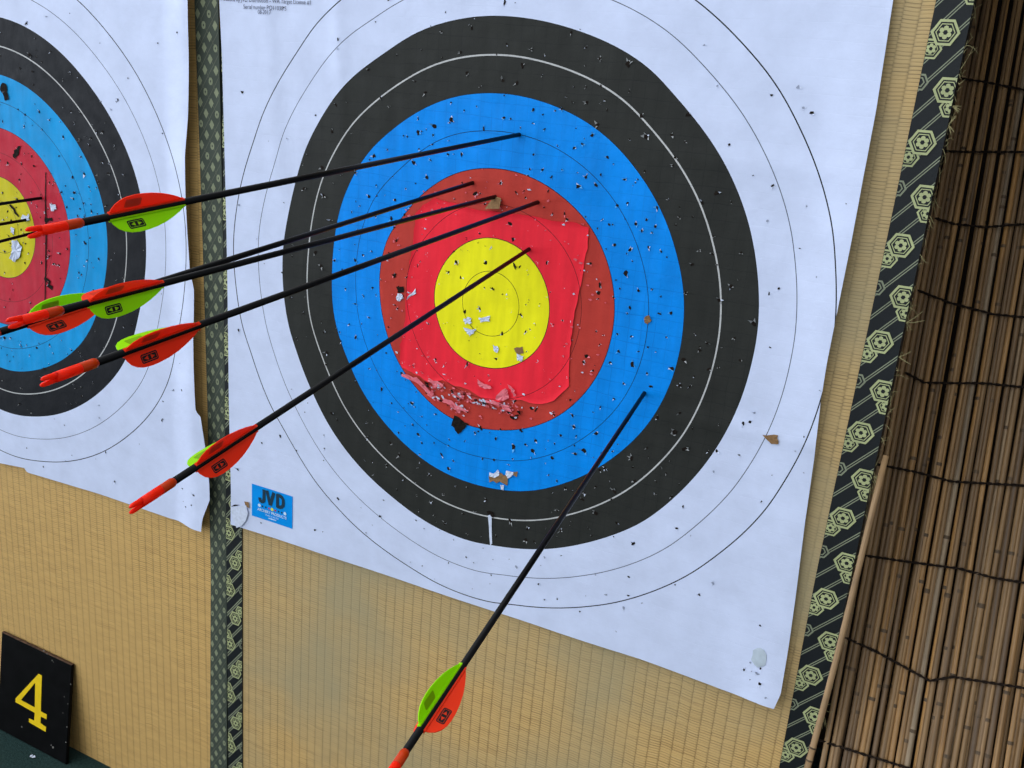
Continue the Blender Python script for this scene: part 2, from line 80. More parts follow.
HOLE2 = [(0.0183, -0.2219), (0.0294, -0.2177), (0.0435, -0.2154), (0.0448, -0.23), (0.0332, -0.2277), (0.0192, -0.2327)]
SQ = [(0.3436, -0.0897), (0.3602, -0.0857), (0.3619, -0.0957), (0.3546, -0.0975)]
KRAFT = [(-0.0034, 0.1249), (0.006, 0.1237), (0.0109, 0.1127), (-0.0101, 0.1101)]
TRI = [(-0.1046, -0.0012), (-0.1027, -0.0073), (-0.1169, -0.0187)]
W1 = [(-0.1261, -0.0164)]
STRINGS = [[(0.4424, 0.3106), (0.4527, 0.3063), (0.4787, 0.3043), (0.5242, 0.2977)], [(0.449, 0.217), (0.4799, 0.2187), (0.5391, 0.2245)], [(0.4576, 0.1368), (0.4815, 0.1326), (0.5151, 0.1333), (0.556, 0.142)], [(0.4573, 0.0514), (0.4934, 0.043), (0.5442, 0.0374), (0.577, 0.0394)], [(0.464, -0.0425), (0.4883, -0.0498), (0.5527, -0.0382), (0.5922, -0.0351)], [(0.4532, -0.1476), (0.5026, -0.1466), (0.54, -0.148), (0.6118, -0.1359)], [(0.452, -0.2473), (0.4829, -0.2438), (0.512, -0.2406), (0.5674, -0.2338), (0.6016, -0.2342), (0.6324, -0.2312)], [(0.4571, -0.3328), (0.4998, -0.338), (0.5618, -0.3507), (0.5834, -0.3402), (0.6517, -0.3306)], [(0.4584, -0.4421), (0.5112, -0.4405), (0.5558, -0.439), (0.6018, -0.4375)]]
SIDE_TEARS_WHITE_A = [(-0.8678, -0.0487), (-0.8529, -0.0434), (-0.8423, -0.0548), (-0.8463, -0.0698), (-0.8619, -0.0819), (-0.8734, -0.0771), (-0.867, -0.0631)]
SIDE_TEARS_WHITE_B = [(-0.8396, -0.0083), (-0.8199, 0.002), (-0.8187, -0.0088), (-0.8307, -0.0119)]
SIDE_TEARS_WHITE_C = [(-0.77, 0.0236), (-0.7566, 0.0237), (-0.7551, 0.0163), (-0.7666, 0.0118)]
SIDE_TEARS_WHITE_D = [(-0.8652, -0.0259), (-0.8557, -0.0263), (-0.8592, -0.0363), (-0.8661, -0.034)]
SIDE_DARK_A = [(-0.7835, 0.0004), (-0.7676, 0.0017), (-0.7659, -0.0042), (-0.7842, -0.0074)]
SIDE_DARK_B = [(-0.7925, -0.0939), (-0.7792, -0.0998), (-0.782, -0.1051), (-0.7753, -0.1073), (-0.7782, -0.1142), (-0.7894, -0.1095), (-0.7844, -0.1055), (-0.7953, -0.0992)]
SIDE_DARK_C = [(-0.8606, 0.194), (-0.8515, 0.1931), (-0.8506, 0.1815), (-0.8474, 0.1701), (-0.8568, 0.1679), (-0.8602, 0.1779), (-0.8664, 0.1834)]
SIDE_DARK_D = [(-0.8444, 0.0959), (-0.8275, 0.1036), (-0.8331, 0.094), (-0.8436, 0.0824), (-0.8479, 0.085)]
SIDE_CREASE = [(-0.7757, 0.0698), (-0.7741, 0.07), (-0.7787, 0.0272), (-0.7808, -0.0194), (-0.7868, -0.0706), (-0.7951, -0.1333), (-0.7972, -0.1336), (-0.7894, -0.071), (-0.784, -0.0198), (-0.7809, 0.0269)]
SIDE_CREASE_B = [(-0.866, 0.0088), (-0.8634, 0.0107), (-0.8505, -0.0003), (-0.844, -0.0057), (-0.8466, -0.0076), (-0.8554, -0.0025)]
MAIN_WHITE_A = [(-0.1308, -0.012), (-0.1233, -0.012), (-0.123, -0.0172), (-0.1273, -0.0218), (-0.1319, -0.02)]
MAIN_WHITE_B = [(-0.0333, -0.0273), (-0.0237, -0.0243), (-0.0218, -0.0303), (-0.0299, -0.0343)]
MAIN_WHITE_C = [(-0.0126, -0.0223), (0.0035, -0.017), (0.0028, -0.0246), (-0.0094, -0.028)]
MAIN_WHITE_D = [(-0.0338, -0.0388), (-0.0143, -0.0365), (-0.0179, -0.0435), (-0.0232, -0.0483), (-0.0277, -0.044)]
MAIN_WHITE_E = [(0.0094, -0.0523), (0.0178, -0.0545), (0.017, -0.061), (0.0128, -0.0605)]
MAIN_WHITE_F = [(0.0426, -0.0572), (0.0534, -0.0576), (0.0502, -0.0658), (0.0448, -0.0656)]
MAIN_DARK_F = [(0.0381, -0.0518), (0.0497, -0.0471), (0.0519, -0.0554), (0.0441, -0.0582)]
MAIN_DARK_A = [(-0.1328, -0.0033), (-0.1224, -0.0016), (-0.122, -0.0092), (-0.1309, -0.0107)]
MAIN_DARK_B = [(-0.1411, 0.0109), (-0.1337, 0.0133), (-0.1364, 0.0065)]
MAIN_WHITE_G = [(0.0416, -0.2104), (0.0529, -0.2102), (0.0505, -0.2149), (0.0453, -0.2203), (0.0407, -0.2161)]
MAIN_KRAFT_G = [(0.0487, -0.2113), (0.0575, -0.2076), (0.0568, -0.2152), (0.0519, -0.2145)]
MAIN_WHITE_H = [(0.0349, -0.2313), (0.0406, -0.2312), (0.0405, -0.2381), (0.0369, -0.2377)]
MAIN_WHITE_I = [(0.0181, -0.2192), (0.0225, -0.2208), (0.0279, -0.2167), (0.0304, -0.2119), (0.0324, -0.2183), (0.0271, -0.2238), (0.0185, -0.2246)]
MAIN_ORANGE = [(0.1949, 0.0145), (0.2003, 0.0178), (0.2034, 0.0126), (0.1994, 0.0073), (0.1956, 0.0089)]
PINK_A = [(-0.0767, -0.1125), (-0.0541, -0.1171), (-0.0568, -0.1204), (-0.0779, -0.1168)]
PINK_B = [(-0.0077, -0.0994), (0.0096, -0.1036), (0.0141, -0.1065), (0.0045, -0.1099), (-0.0057, -0.1068)]
PINK_C = [(0.0194, -0.1197), (0.0332, -0.1024), (0.0363, -0.1069), (0.0384, -0.1142), (0.0279, -0.1205)]
PINK_D = [(0.0341, -0.0971), (0.0426, -0.1004), (0.0475, -0.1084), (0.045, -0.1115), (0.04, -0.1023)]
PINK_E = [(-0.0543, -0.1346), (-0.0348, -0.1397), (-0.017, -0.1437), (-0.0197, -0.147), (-0.0434, -0.1429), (-0.0554, -0.1402)]
PINK_F = [(-0.0769, -0.1314), (-0.0644, -0.1395), (-0.0672, -0.1415), (-0.0781, -0.1357)]
PINK_G = [(-0.1174, -0.1156), (-0.0946, -0.1149), (-0.0679, -0.1322), (-0.0706, -0.1355), (-0.0973, -0.1195), (-0.1173, -0.1183)]
PINK_H = [(0.0057, -0.124), (0.0225, -0.123), (0.0365, -0.1238), (0.0441, -0.1312), (0.04, -0.1321), (0.0312, -0.1263), (0.0074, -0.1276)]
TORN_BAND = [(-0.0853, -0.1183), (-0.0628, -0.119), (-0.0407, -0.1196), (-0.0189, -0.1202), (0.0028, -0.1234), (0.024, -0.1239), (0.0511, -0.1179), (0.059, -0.1291), (0.0463, -0.1398), (0.0249, -0.1342), (-0.0035, -0.1327), (-0.0295, -0.1331), (-0.0168, -0.1463), (-0.0385, -0.1486), (-0.0613, -0.1402), (-0.0842, -0.1344)]
# ------------------------------------------------------------------ material helpers
def srgb(r, g, b):
    f = lambda c: (c / 255 / 12.92) if c <= 10 else ((c / 255 + 0.055) / 1.055) ** 2.4
    return (f(r), f(g), f(b), 1.0)

class NT:
    """Small node-tree writer."""
    def __init__(self, name):
        self.m = bpy.data.materials.new(name); self.m.use_nodes = True
        self.t = self.m.node_tree; self.n = self.t.nodes; self.l = self.t.links
        self.n.clear()
        self.o = self.n.new('ShaderNodeOutputMaterial'); self.b = self.n.new('ShaderNodeBsdfPrincipled')
        self.l.new(self.b.outputs[0], self.o.inputs[0])
    def put(self, sock, v):
        if isinstance(v, bpy.types.NodeSocket): self.l.new(v, sock)
        else: sock.default_value = v
    def math(self, op, a, b=0.0, c=None):
        k = self.n.new('ShaderNodeMath'); k.operation = op
        self.put(k.inputs[0], a); self.put(k.inputs[1], b)
        if c is not None: self.put(k.inputs[2], c)
        return k.outputs[0]
    def coord(self, which='Object'):
        return self.n.new('ShaderNodeTexCoord').outputs[which]
    def sep(self, v):
        k = self.n.new('ShaderNodeSeparateXYZ'); self.l.new(v, k.inputs[0]); return k.outputs
    def comb(self, x, y, z=0.0):
        k = self.n.new('ShaderNodeCombineXYZ')
        for i, q in enumerate((x, y, z)): self.put(k.inputs[i], q)
        return k.outputs[0]
    def noise(self, v, scale, detail=2.0, rough=0.5):
        k = self.n.new('ShaderNodeTexNoise'); self.l.new(v, k.inputs['Vector'])
        k.inputs['Scale'].default_value = scale; k.inputs['Detail'].default_value = detail; k.inputs['Roughness'].default_value = rough
        return k.outputs['Fac']
    def white(self, v):
        k = self.n.new('ShaderNodeTexWhiteNoise'); k.noise_dimensions = '3D'; self.l.new(v, k.inputs['Vector']); return k.outputs['Value']
    def mapping(self, v, scale=(1, 1, 1), loc=(0, 0, 0), rot=(0, 0, 0)):
        k = self.n.new('ShaderNodeMapping'); self.l.new(v, k.inputs[0])
        k.inputs['Scale'].default_value = scale; k.inputs['Location'].default_value = loc; k.inputs['Rotation'].default_value = rot
        return k.outputs[0]
    def ramp(self, f, stops, mode='LINEAR'):
        k = self.n.new('ShaderNodeValToRGB'); self.put(k.inputs[0], f); e = k.color_ramp.elements
        k.color_ramp.interpolation = mode
        e[0].position, e[0].color = stops[0]
        if len(stops) > 1: e[1].position, e[1].color = stops[1]
        else: e.remove(e[1])
        for p, c in stops[2:]:
            q = e.new(p); q.color = c
        return k.outputs[0]
    def mix(self, f, a, b, mode='MIX'):
        k = self.n.new('ShaderNodeMix'); k.data_type = 'RGBA'; k.blend_type = mode
        self.put(k.inputs[0], f); self.put(k.inputs[6], a); self.put(k.inputs[7], b)
        return k.outputs[2]
    def rng(self, v, a, b, c, d):
        k = self.n.new('ShaderNodeMapRange'); self.put(k.inputs[0], v)
        for i, q in enumerate((a, b, c, d)): k.inputs[i + 1].default_value = q
        return k.outputs[0]
    def bump(self, h, strength=0.5, dist=0.001):
        k = self.n.new('ShaderNodeBump'); k.inputs['Strength'].default_value = strength; k.inputs['Distance'].default_value = dist
        self.put(k.inputs['Height'], h); self.l.new(k.outputs[0], self.b.inputs['Normal'])
    def set(self, color=None, rough=None, spec=None, **kw):
        if color is not None: self.put(self.b.inputs['Base Color'], color)
        if rough is not None: self.put(self.b.inputs['Roughness'], rough)
        if spec is not None: self.b.inputs['Specular IOR Level'].default_value = spec
        for k, v in kw.items(): self.put(self.b.inputs[k.replace('_', ' ')], v)
        return self.m

def plain(name, rgb, rough=0.6, spec=0.3, var=0.06, scale=60.0):
    n = NT(name); c = n.coord()
    f = n.noise(c, scale, 3.0)
    col = n.mix(1.0, rgb, n.ramp(f, [(0.25, (1 - var * 2,) * 3 + (1,)), (0.75, (1 + var,) * 3 + (1,))]), 'MULTIPLY')
    return n.set(col, rough, spec)

# ------------------------------------------------------------------ object helpers
def link(o, parent=None):
    COL.objects.link(o)
    if parent is not None: o.parent = parent
    return o

def mesh_obj(name, verts, faces, mats, parent=None, midx=None, smooth=False):
    me = bpy.data.meshes.new(name); me.from_pydata([tuple(v) for v in verts], [], faces)
    for m in (mats if isinstance(mats, (list, tuple)) else [mats]): me.materials.append(m)
    if midx is not None: me.polygons.foreach_set('material_index', midx)
    if smooth: me.polygons.foreach_set('use_smooth', [True] * len(me.polygons))
    me.update()
    return link(bpy.data.objects.new(name, me), parent)

def thing(o, label, cat, group=None, kind=None):
    o['label'] = label; o['category'] = cat
    if group: o['group'] = group
    if kind: o['kind'] = kind
    return o

def empty(name, loc=(0, 0, 0)):
    o = bpy.data.objects.new(name, None); o.empty_display_size = 0.05; o.location = loc
    return link(o)

class MB:
    """Collects verts / faces / material indices for one mesh."""
    def __init__(self): self.v = []; self.f = []; self.m = []
    def poly(self, pts, mi=0):
        b = len(self.v); self.v += [Vector(p) for p in pts]; self.f.append(list(range(b, b + len(pts)))); self.m.append(mi)
    def box(self, lo, hi, mi=0):
        x0, y0, z0 = lo; x1, y1, z1 = hi
        c = [(x0, y0, z0), (x1, y0, z0), (x1, y1, z0), (x0, y1, z0), (x0, y0, z1), (x1, y0, z1), (x1, y1, z1), (x0, y1, z1)]
        b = len(self.v); self.v += [Vector(p) for p in c]
        for q in ((3, 2, 1, 0), (4, 5, 6, 7), (0, 1, 5, 4), (1, 2, 6, 5), (2, 3, 7, 6), (3, 0, 4, 7)):
            self.f.append([b + i for i in q]); self.m.append(mi)
    def tube(self, path, radii, seg=12, mi=0, cap=True):
        path = [Vector(p) for p in path]
        if not hasattr(radii, '__len__'): radii = [radii] * len(path)
        ref = Vector((0.31, 0.2, 0.93)); b0 = len(self.v)
        for i, p in enumerate(path):
            t = (path[min(i + 1, len(path) - 1)] - path[max(i - 1, 0)]).normalized()
            a = t.cross(ref).normalized(); c = t.cross(a)
            for k in range(seg):
                w = 2 * math.pi * k / seg
                self.v.append(p + (a * math.cos(w) + c * math.sin(w)) * radii[i])
        for i in range(len(path) - 1):
            for k in range(seg):
                q = b0 + i * seg; k2 = (k + 1) % seg
                self.f.append([q + k, q + k2, q + seg + k2, q + seg + k]); self.m.append(mi)
        if cap:
            self.f.append([b0 + k for k in range(seg)][::-1]); self.m.append(mi)
            e = b0 + (len(path) - 1) * seg
            self.f.append([e + k for k in range(seg)]); self.m.append(mi)
    def slab(self, pts, n, th, mi=0):
        """Solid plate: closed outline pts extruded by th along n."""
        pts = [Vector(p) for p in pts]; n = Vector(n).normalized() * th; k = len(pts); b = len(self.v)
        self.v += pts + [p + n for p in pts]
        self.f.append(list(range(b, b + k))[::-1]); self.m.append(mi)
        self.f.append(list(range(b + k, b + 2 * k))); self.m.append(mi)
        for i in range(k):
            j = (i + 1) % k
            self.f.append([b + i, b + j, b + k + j, b + k + i]); self.m.append(mi)
    def build(self, name, mats, parent=None, smooth=False):
        return mesh_obj(name, self.v, self.f, mats, parent, self.m, smooth)

def lerp_table(t, x):
    if x <= t[0][0]: return t[0][1]
    for (a, p), (b, q) in zip(t, t[1:]):
        if x <= b: return p + (q - p) * (x - a) / (b - a)
    return t[-1][1]

def sstep(a, b, x):
    t = min(1.0, max(0.0, (x - a) / (b - a))); return t * t * (3 - 2 * t)

# ------------------------------------------------------------------ materials
def ring_material(name, cols, grid=0.0, mott=0.08, darkline=(30, 30, 34)):
    """Printed face: concentric zones from the 'print' UV map, which holds metres from the printed centre."""
    n = NT(name); uvn = n.n.new('ShaderNodeUVMap'); uvn.uv_map = 'print'; uv = uvn.outputs[0]
    ln = n.n.new('ShaderNodeVectorMath'); ln.operation = 'LENGTH'; n.l.new(uv, ln.inputs[0])
    r = n.math('MULTIPLY', ln.outputs['Value'], 2.0)
    gold, red, blue, black, white = [srgb(*c) for c in cols]
    dk = srgb(*darkline); soft = srgb(84, 90, 104); mid = srgb(14, 40, 66); wl = srgb(190, 190, 188); rl = srgb(70, 22, 26); gl = srgb(70, 66, 20)
    # zones, then the printed lines at their true width
    col = gold
    for edge, zone in ((.08, red), (.16, blue), (.24, black), (.32, white)):
        col = n.mix(n.math('GREATER_THAN', ln.outputs['Value'], edge), col, zone)
    for at_, wd, ink in ((.04, .0007, gl), (.08, .0009, dk), (.12, .0006, rl), (.16, .0009, dk), (.20, .0007, mid), (.24, .0006, mid), (.28, .0018, wl), (.32, .0006, dk), (.36, .0009, soft), (.40, .0013, dk)):
        col = n.mix(n.math('COMPARE', ln.outputs['Value'], at_, wd / 2), col, ink)
    f = n.noise(uv, 22.0, 4.0, 0.6)
    col = n.mix(1.0, col, n.ramp(f, [(0.3, (1 - mott,) * 3 + (1,)), (0.7, (1 + mott * .5,) * 3 + (1,))]), 'MULTIPLY')
    # streaky handling wear
    sv = n.noise(n.mapping(uv, (60, 9, 1)), 1.0, 3.0)
    col = n.mix(n.math('MULTIPLY', n.math('LESS_THAN', r, 0.64), 1.0), col, n.mix(1.0, col, n.ramp(sv, [(0.35, (.9, .9, .9, 1)), (.65, (1.06, 1.06, 1.06, 1))]), 'MULTIPLY'))
    h = n.math('MULTIPLY', n.noise(uv, 14.0, 5.0, 0.6), 1.0)
    if grid > 0:
        x, y, _ = n.sep(uv)
        wob = n.math('MULTIPLY', n.noise(uv, 30.0, 1.0), 0.004)
        gx = n.math('LESS_THAN', n.math('FRACT', n.math('DIVIDE', n.math('ADD', x, wob), 0.0150)), 0.05)
        gy = n.math('LESS_THAN', n.math('FRACT', n.math('DIVIDE', n.math('ADD', y, wob), 0.0165)), 0.06)
        g = n.math('MAXIMUM', gx, gy)
        inz = n.math('MULTIPLY', n.math('LESS_THAN', r, 0.64), n.math('GREATER_THAN', r, 0.322))
        fac = n.math('MULTIPLY', n.math('MULTIPLY', g, inz), n.rng(n.noise(uv, 9.0, 2.0), 0.35, 0.6, 0.15, grid))
        col = n.mix(fac, col, n.mix(1.0, col, (0.62, 0.64, 0.70, 1), 'MULTIPLY'))
        h = n.math('SUBTRACT', h, n.math('MULTIPLY', g, 0.05))
    n.bump(h, 0.35, 0.006)
    return n.set(col, n.rng(n.noise(uv, 40.0), 0.3, 0.7, 0.42, 0.62), 0.10)

PAPER = (205, 214, 238)
M_MAIN = ring_material('printed_paper_main', [(236, 226, 20), (186, 60, 50), (0, 136, 230), (45, 46, 43), PAPER], grid=0.5)
M_FRESH = ring_material('printed_paper_repair', [(238, 230, 24), (238, 42, 58), (0, 128, 222), (46, 47, 46), PAPER], mott=0.04)
M_SIDE = ring_material('printed_paper_side', [(200, 188, 14), (188, 34, 54), (4, 148, 212), (24, 26, 30), PAPER])
M_HOLE = plain('pierced_hole_dark', srgb(34, 28, 24), 0.9, 0.1, 0.3, 300)
M_TORN = plain('torn_paper_white', srgb(206, 214, 232), 0.8, 0.2, 0.08, 200)
M_TORNBLUE = plain('torn_paper_blue', srgb(80, 165, 225), 0.7, 0.2, 0.15, 300)
M_TORNRED = plain('torn_paper_pink', srgb(226, 110, 122), 0.5, 0.4, 0.12, 300)
M_TORNBLK = plain('torn_paper_grey', srgb(150, 152, 152), 0.7, 0.2, 0.2, 300)
M_KRAFT = plain('brown_core_paper', srgb(140, 108, 74), 0.85, 0.15, 0.15, 300)
M_DENT = plain('pressed_paper_grey', srgb(150, 158, 178), 0.8, 0.1, 0.1, 300)
PAPER_MATS = [None, M_HOLE, M_TORN, M_TORNBLUE, M_TORNRED, M_TORNBLK, M_KRAFT, M_DENT]

def tatami_material(name, base, dark, pale, colw, tint, cgk=0.42):
    n = NT(name); c = n.coord('Object'); x, y, z = n.sep(c)
    col_i = n.math('FLOOR', n.math('DIVIDE', x, colw)); fx = n.math('FRACT', n.math('DIVIDE', x, colw))
    off = n.math('MULTIPLY', n.math('PINGPONG', col_i, 1.0), 0.5)
    wav = n.math('MULTIPLY', n.noise(n.mapping(c, (14, 1, 4)), 1.0, 2.0), 0.012)
    zz = n.math('ADD', z, wav)
    row = n.math('ADD', n.math('DIVIDE', zz, 0.0036), off)
    ri = n.math('FLOOR', row); fr = n.math('FRACT', row)
    strand = n.noise(n.comb(n.math('MULTIPLY', x, 9.0), 0.0, n.math('MULTIPLY', zz, 420.0)), 1.0, 3.0, 0.6)
    col = n.ramp(strand, [(0.25, srgb(*dark)), (0.42, srgb(*base)), (0.62, srgb(*base)), (0.80, srgb(*pale))])
    rnd2 = n.white(n.comb(ri, col_i, 5.0))
    thin = n.noise(n.comb(n.math('MULTIPLY', x, 16.0), 2.0, n.math('MULTIPLY', zz, 300.0)), 1.0, 2.0, 0.5)
    groove = n.math('POWER', n.math('ABSOLUTE', n.math('SUBTRACT', n.math('MULTIPLY', fr, 2.0), 1.0)), 5.0)
    cg = n.math('POWER', n.math('ABSOLUTE', n.math('SUBTRACT', n.math('MULTIPLY', fx, 2.0), 1.0)), 7.0)
    col = n.mix(n.math('MULTIPLY', groove, n.rng(thin, 0.36, 0.62, 0.08, 1.0)), col, srgb(*[q * .5 for q in dark]))
    col = n.mix(n.math('MULTIPLY', n.math('GREATER_THAN', rnd2, 0.93), n.math('MULTIPLY', groove, 0.6)), col, srgb(60, 44, 28))
    col = n.mix(n.math('MULTIPLY', cg, n.math('MULTIPLY', cgk, n.rng(thin, .3, .7, .6, 1.5))), col, srgb(*[q * .6 for q in dark]))
    big = n.noise(c, 3.5, 3.0)
    col = n.mix(n.rng(big, 0.38, 0.62, 0.0, tint[1]), col, srgb(*tint[0]))
    h = n.math('SUBTRACT', 1.0, n.math('ADD', n.math('MULTIPLY', groove, 0.45), n.math('MULTIPLY', cg, 0.7)))
    n.bump(h, 0.6, 0.0012)
    return n.set(col, 0.6, 0.25)

M_TATAMI_R = tatami_material('woven_rush_right', (204, 168, 108), (158, 122, 72), (222, 192, 138), 0.0148, ((160, 149, 116), 0.8))
M_TATAMI_L = tatami_material('woven_rush_left', (206, 167, 102), (166, 128, 72), (222, 188, 128), 0.0160, ((200, 164, 102), 0.3))
M_STRAW = plain('straw_core', srgb(120, 92, 54), 0.9, 0.1, 0.3, 90)

def cloth(name, rgb, spec=0.3):
    n = NT(name); c = n.coord('Object')
    f = n.noise(c, 900.0, 1.0); g = n.noise(c, 35.0, 3.0)
    col = n.mix(1.0, srgb(*rgb), n.ramp(g, [(0.3, (.85, .85, .85, 1)), (.7, (1.12, 1.12, 1.12, 1))]), 'MULTIPLY')
    n.bump(f, 0.25, 0.0006)
    return n.set(col, 0.55, spec)
M_GREEN = cloth('border_cloth_green', (70, 77, 68), .1); M_GREENLINE = cloth('border_lattice_thread', (92, 97, 82), .1); M_GREENDIA = cloth('border_diamond_thread', (132, 138, 110), .1)
M_BLACK = cloth('border_cloth_black', (22, 26, 28), 0.25); M_THREAD = cloth('border_thread_grey', (128, 134, 110)); M_GOLDTH = cloth('border_thread_pale', (172, 178, 128))

def reed_material():
    n = NT('weathered_reed'); c = n.coord('Object'); oi = n.n.new('ShaderNodeObjectInfo')
    rnd = oi.outputs['Random']
    a = n.ramp(rnd, [(0.0, srgb(98, 78, 57)), (0.3, srgb(130, 102, 68)), (0.55, srgb(144, 116, 82)), (0.8, srgb(162, 120, 68)), (1.0, srgb(138, 120, 96))])
    x, y, z = n.sep(c)
    seed = n.math('MULTIPLY', rnd, 57.0)
    v = n.comb(n.math('ADD', n.math('MULTIPLY', x, 300.0), seed), n.math('MULTIPLY', y, 300.0), n.math('MULTIPLY', z, 5.0))
    f = n.noise(v, 1.0, 4.0, 0.65)
    col = n.mix(1.0, a, n.ramp(f, [(0.3, (.55, .53, .5, 1)), (0.5, (1, 1, 1, 1)), (0.75, (1.3, 1.26, 1.18, 1))]), 'MULTIPLY')
    v2 = n.comb(seed, 0.0, n.math('MULTIPLY', z, 9.0))
    col = n.mix(n.rng(n.noise(v2, 1.0, 3.0), 0.5, 0.75, 0.0, 0.6), col, srgb(66, 52, 40))
    n.bump(f, 0.3, 0.0008)
    return n.set(col, 0.5, 0.35)
M_REED = reed_material()
M_REEDNODE = plain('reed_joint', srgb(92, 74, 54), 0.6, 0.3, 0.3, 200)
M_CORD = plain('dark_binding_cord', srgb(40, 31, 25), 0.9, 0.1, 0.3, 400)
M_FLOOR = None
def floor_material():
    n = NT('dark_green_carpet'); c = n.coord('Object')
    f = n.noise(c, 260.0, 3.0, 0.7); g = n.noise(c, 9.0, 3.0)
    col = n.ramp(f, [(0.3, srgb(24, 42, 41)), (0.6, srgb(40, 62, 60)), (0.8, srgb(58, 80, 76))])
    col = n.mix(n.rng(g, 0.4, 0.7, 0, 0.3), col, srgb(50, 66, 62))
    n.bump(f, 0.8, 0.004)
    return n.set(col, 0.95, 0.1)
M_FLOOR = floor_material()
M_WALL = plain('dark_timber_wall', srgb(46, 36, 28), 0.8, 0.2, 0.2, 12)
M_SHAFT = plain('black_carbon', srgb(5, 5, 7), 0.36, 0.14, 0.1, 300)
def fluoro(name, rgb, trans, rough=0.4):
    n = NT(name); m = n.set(srgb(*rgb), rough, 0.15)
    t = n.n.new('ShaderNodeBsdfTranslucent'); t.inputs[0].default_value = srgb(*rgb)
    mx = n.n.new('ShaderNodeMixShader'); mx.inputs[0].default_value = trans
    n.l.new(n.b.outputs[0], mx.inputs[1]); n.l.new(t.outputs[0], mx.inputs[2]); n.l.new(mx.outputs[0], n.o.inputs[0])
    return m
M_VORANGE = fluoro('vane_plastic_orange', (255, 66, 30), 0.35); M_VYELLOW = fluoro('vane_plastic_yellow', (176, 246, 6), 0.35)
M_NOCK = fluoro('nock_plastic_orange', (255, 46, 18), 0.3, 0.25); M_SLEEVE = fluoro('nock_sleeve_amber', (196, 58, 14), 0.15, 0.25)
M_INK = plain('black_ink', srgb(24, 22, 20), 0.6, 0.2); M_GHOSTO = fluoro('ink_showing_through_orange', (222, 54, 28), 0.3); M_GHOSTY = fluoro('ink_showing_through_yellow', (140, 196, 8), 0.3)
M_BOARD = plain('black_board_paint', srgb(9, 9, 10), 0.5, 0.08, 0.3, 40); M_BOARDEDGE = plain('bare_board_edge', srgb(84, 62, 46), 0.8, 0.2, 0.4, 150)
M_YELLOW = plain('yellow_board_paint', srgb(232, 196, 14), 0.5, 0.3, 0.05, 60)
M_CHIP = plain('chipped_paint', srgb(120, 118, 112), 0.8, 0.2, 0.3, 300)
M_LOGOBLUE = plain('logo_blue', srgb(0, 142, 226), 0.5, 0.1, 0.05, 60); M_LOGOINK = plain('logo_dark_ink', srgb(18, 52, 70), 0.5, 0.3)
M_LOGOWHITE = plain('logo_white', srgb(200, 226, 244), 0.5, 0.3); M_LOGORED = plain('logo_red', srgb(196, 40, 60), 0.5, 0.3); M_LOGOYEL = plain('logo_yellow', srgb(222, 220, 70), 0.5, 0.3)
M_TEXT = plain('printed_text_grey', srgb(86, 92, 112), 0.6, 0.2)
M_FRAY = plain('frayed_straw', srgb(140, 132, 92), 0.8, 0.2, 0.3, 300)

# ------------------------------------------------------------------ setting
Z_MAT = -0.004                                   # front face of the mats; the paper lies at z = 0
mb = MB(); mb.box((-3.2, -4.0, -0.04), (2.6, 0.80, 0.0))
floor = mb.build('floor', M_FLOOR); floor['kind'] = 'structure'; floor['label'] = 'dark green carpet floor under the mats'
mb = MB(); mb.box((-3.2, 0.80, -0.04), (2.6, 0.85, 2.5))
wall = mb.build('wall_back', M_WALL); wall['kind'] = 'structure'; wall['label'] = 'dark wall behind the mats and the reed blind'
mb = MB(); mb.box((-3.2, -0.08, 1.83), (2.6, 0.80, 1.87))  # unseen slab added overhead to keep sky light off the upper blind
ceil = mb.build('shade_ceiling', M_WALL); ceil['kind'] = 'structure'; ceil['label'] = 'added dark soffit over the mats, out of view, shading the reed blind'
mb = MB(); mb.box((0.800, -0.08, 0.0), (0.86, 0.80, 1.83))  # unseen upright added to block light from the right of the blind
wr = mb.build('shade_panel_right', M_WALL); wr['kind'] = 'structure'; wr['label'] = 'added dark panel out of view right of the reed blind, shading it'

# ------------------------------------------------------------------ tatami mats
def clip_x(poly, lo, hi):
    for side, lim in ((1, lo), (-1, hi)):
        out = []
        for i in range(len(poly)):
            a, b = poly[i - 1], poly[i]; da, db = side * (a[0] - lim), side * (b[0] - lim)
            if (da >= 0) != (db >= 0):
                t = da / (da - db); out.append((a[0] + (b[0] - a[0]) * t, a[1] + (b[1] - a[1]) * t))
            if db >= 0: out.append(b)
        poly = out
        if not poly: break
    return poly

Y_LO, Y_HI = -1.0, 0.80

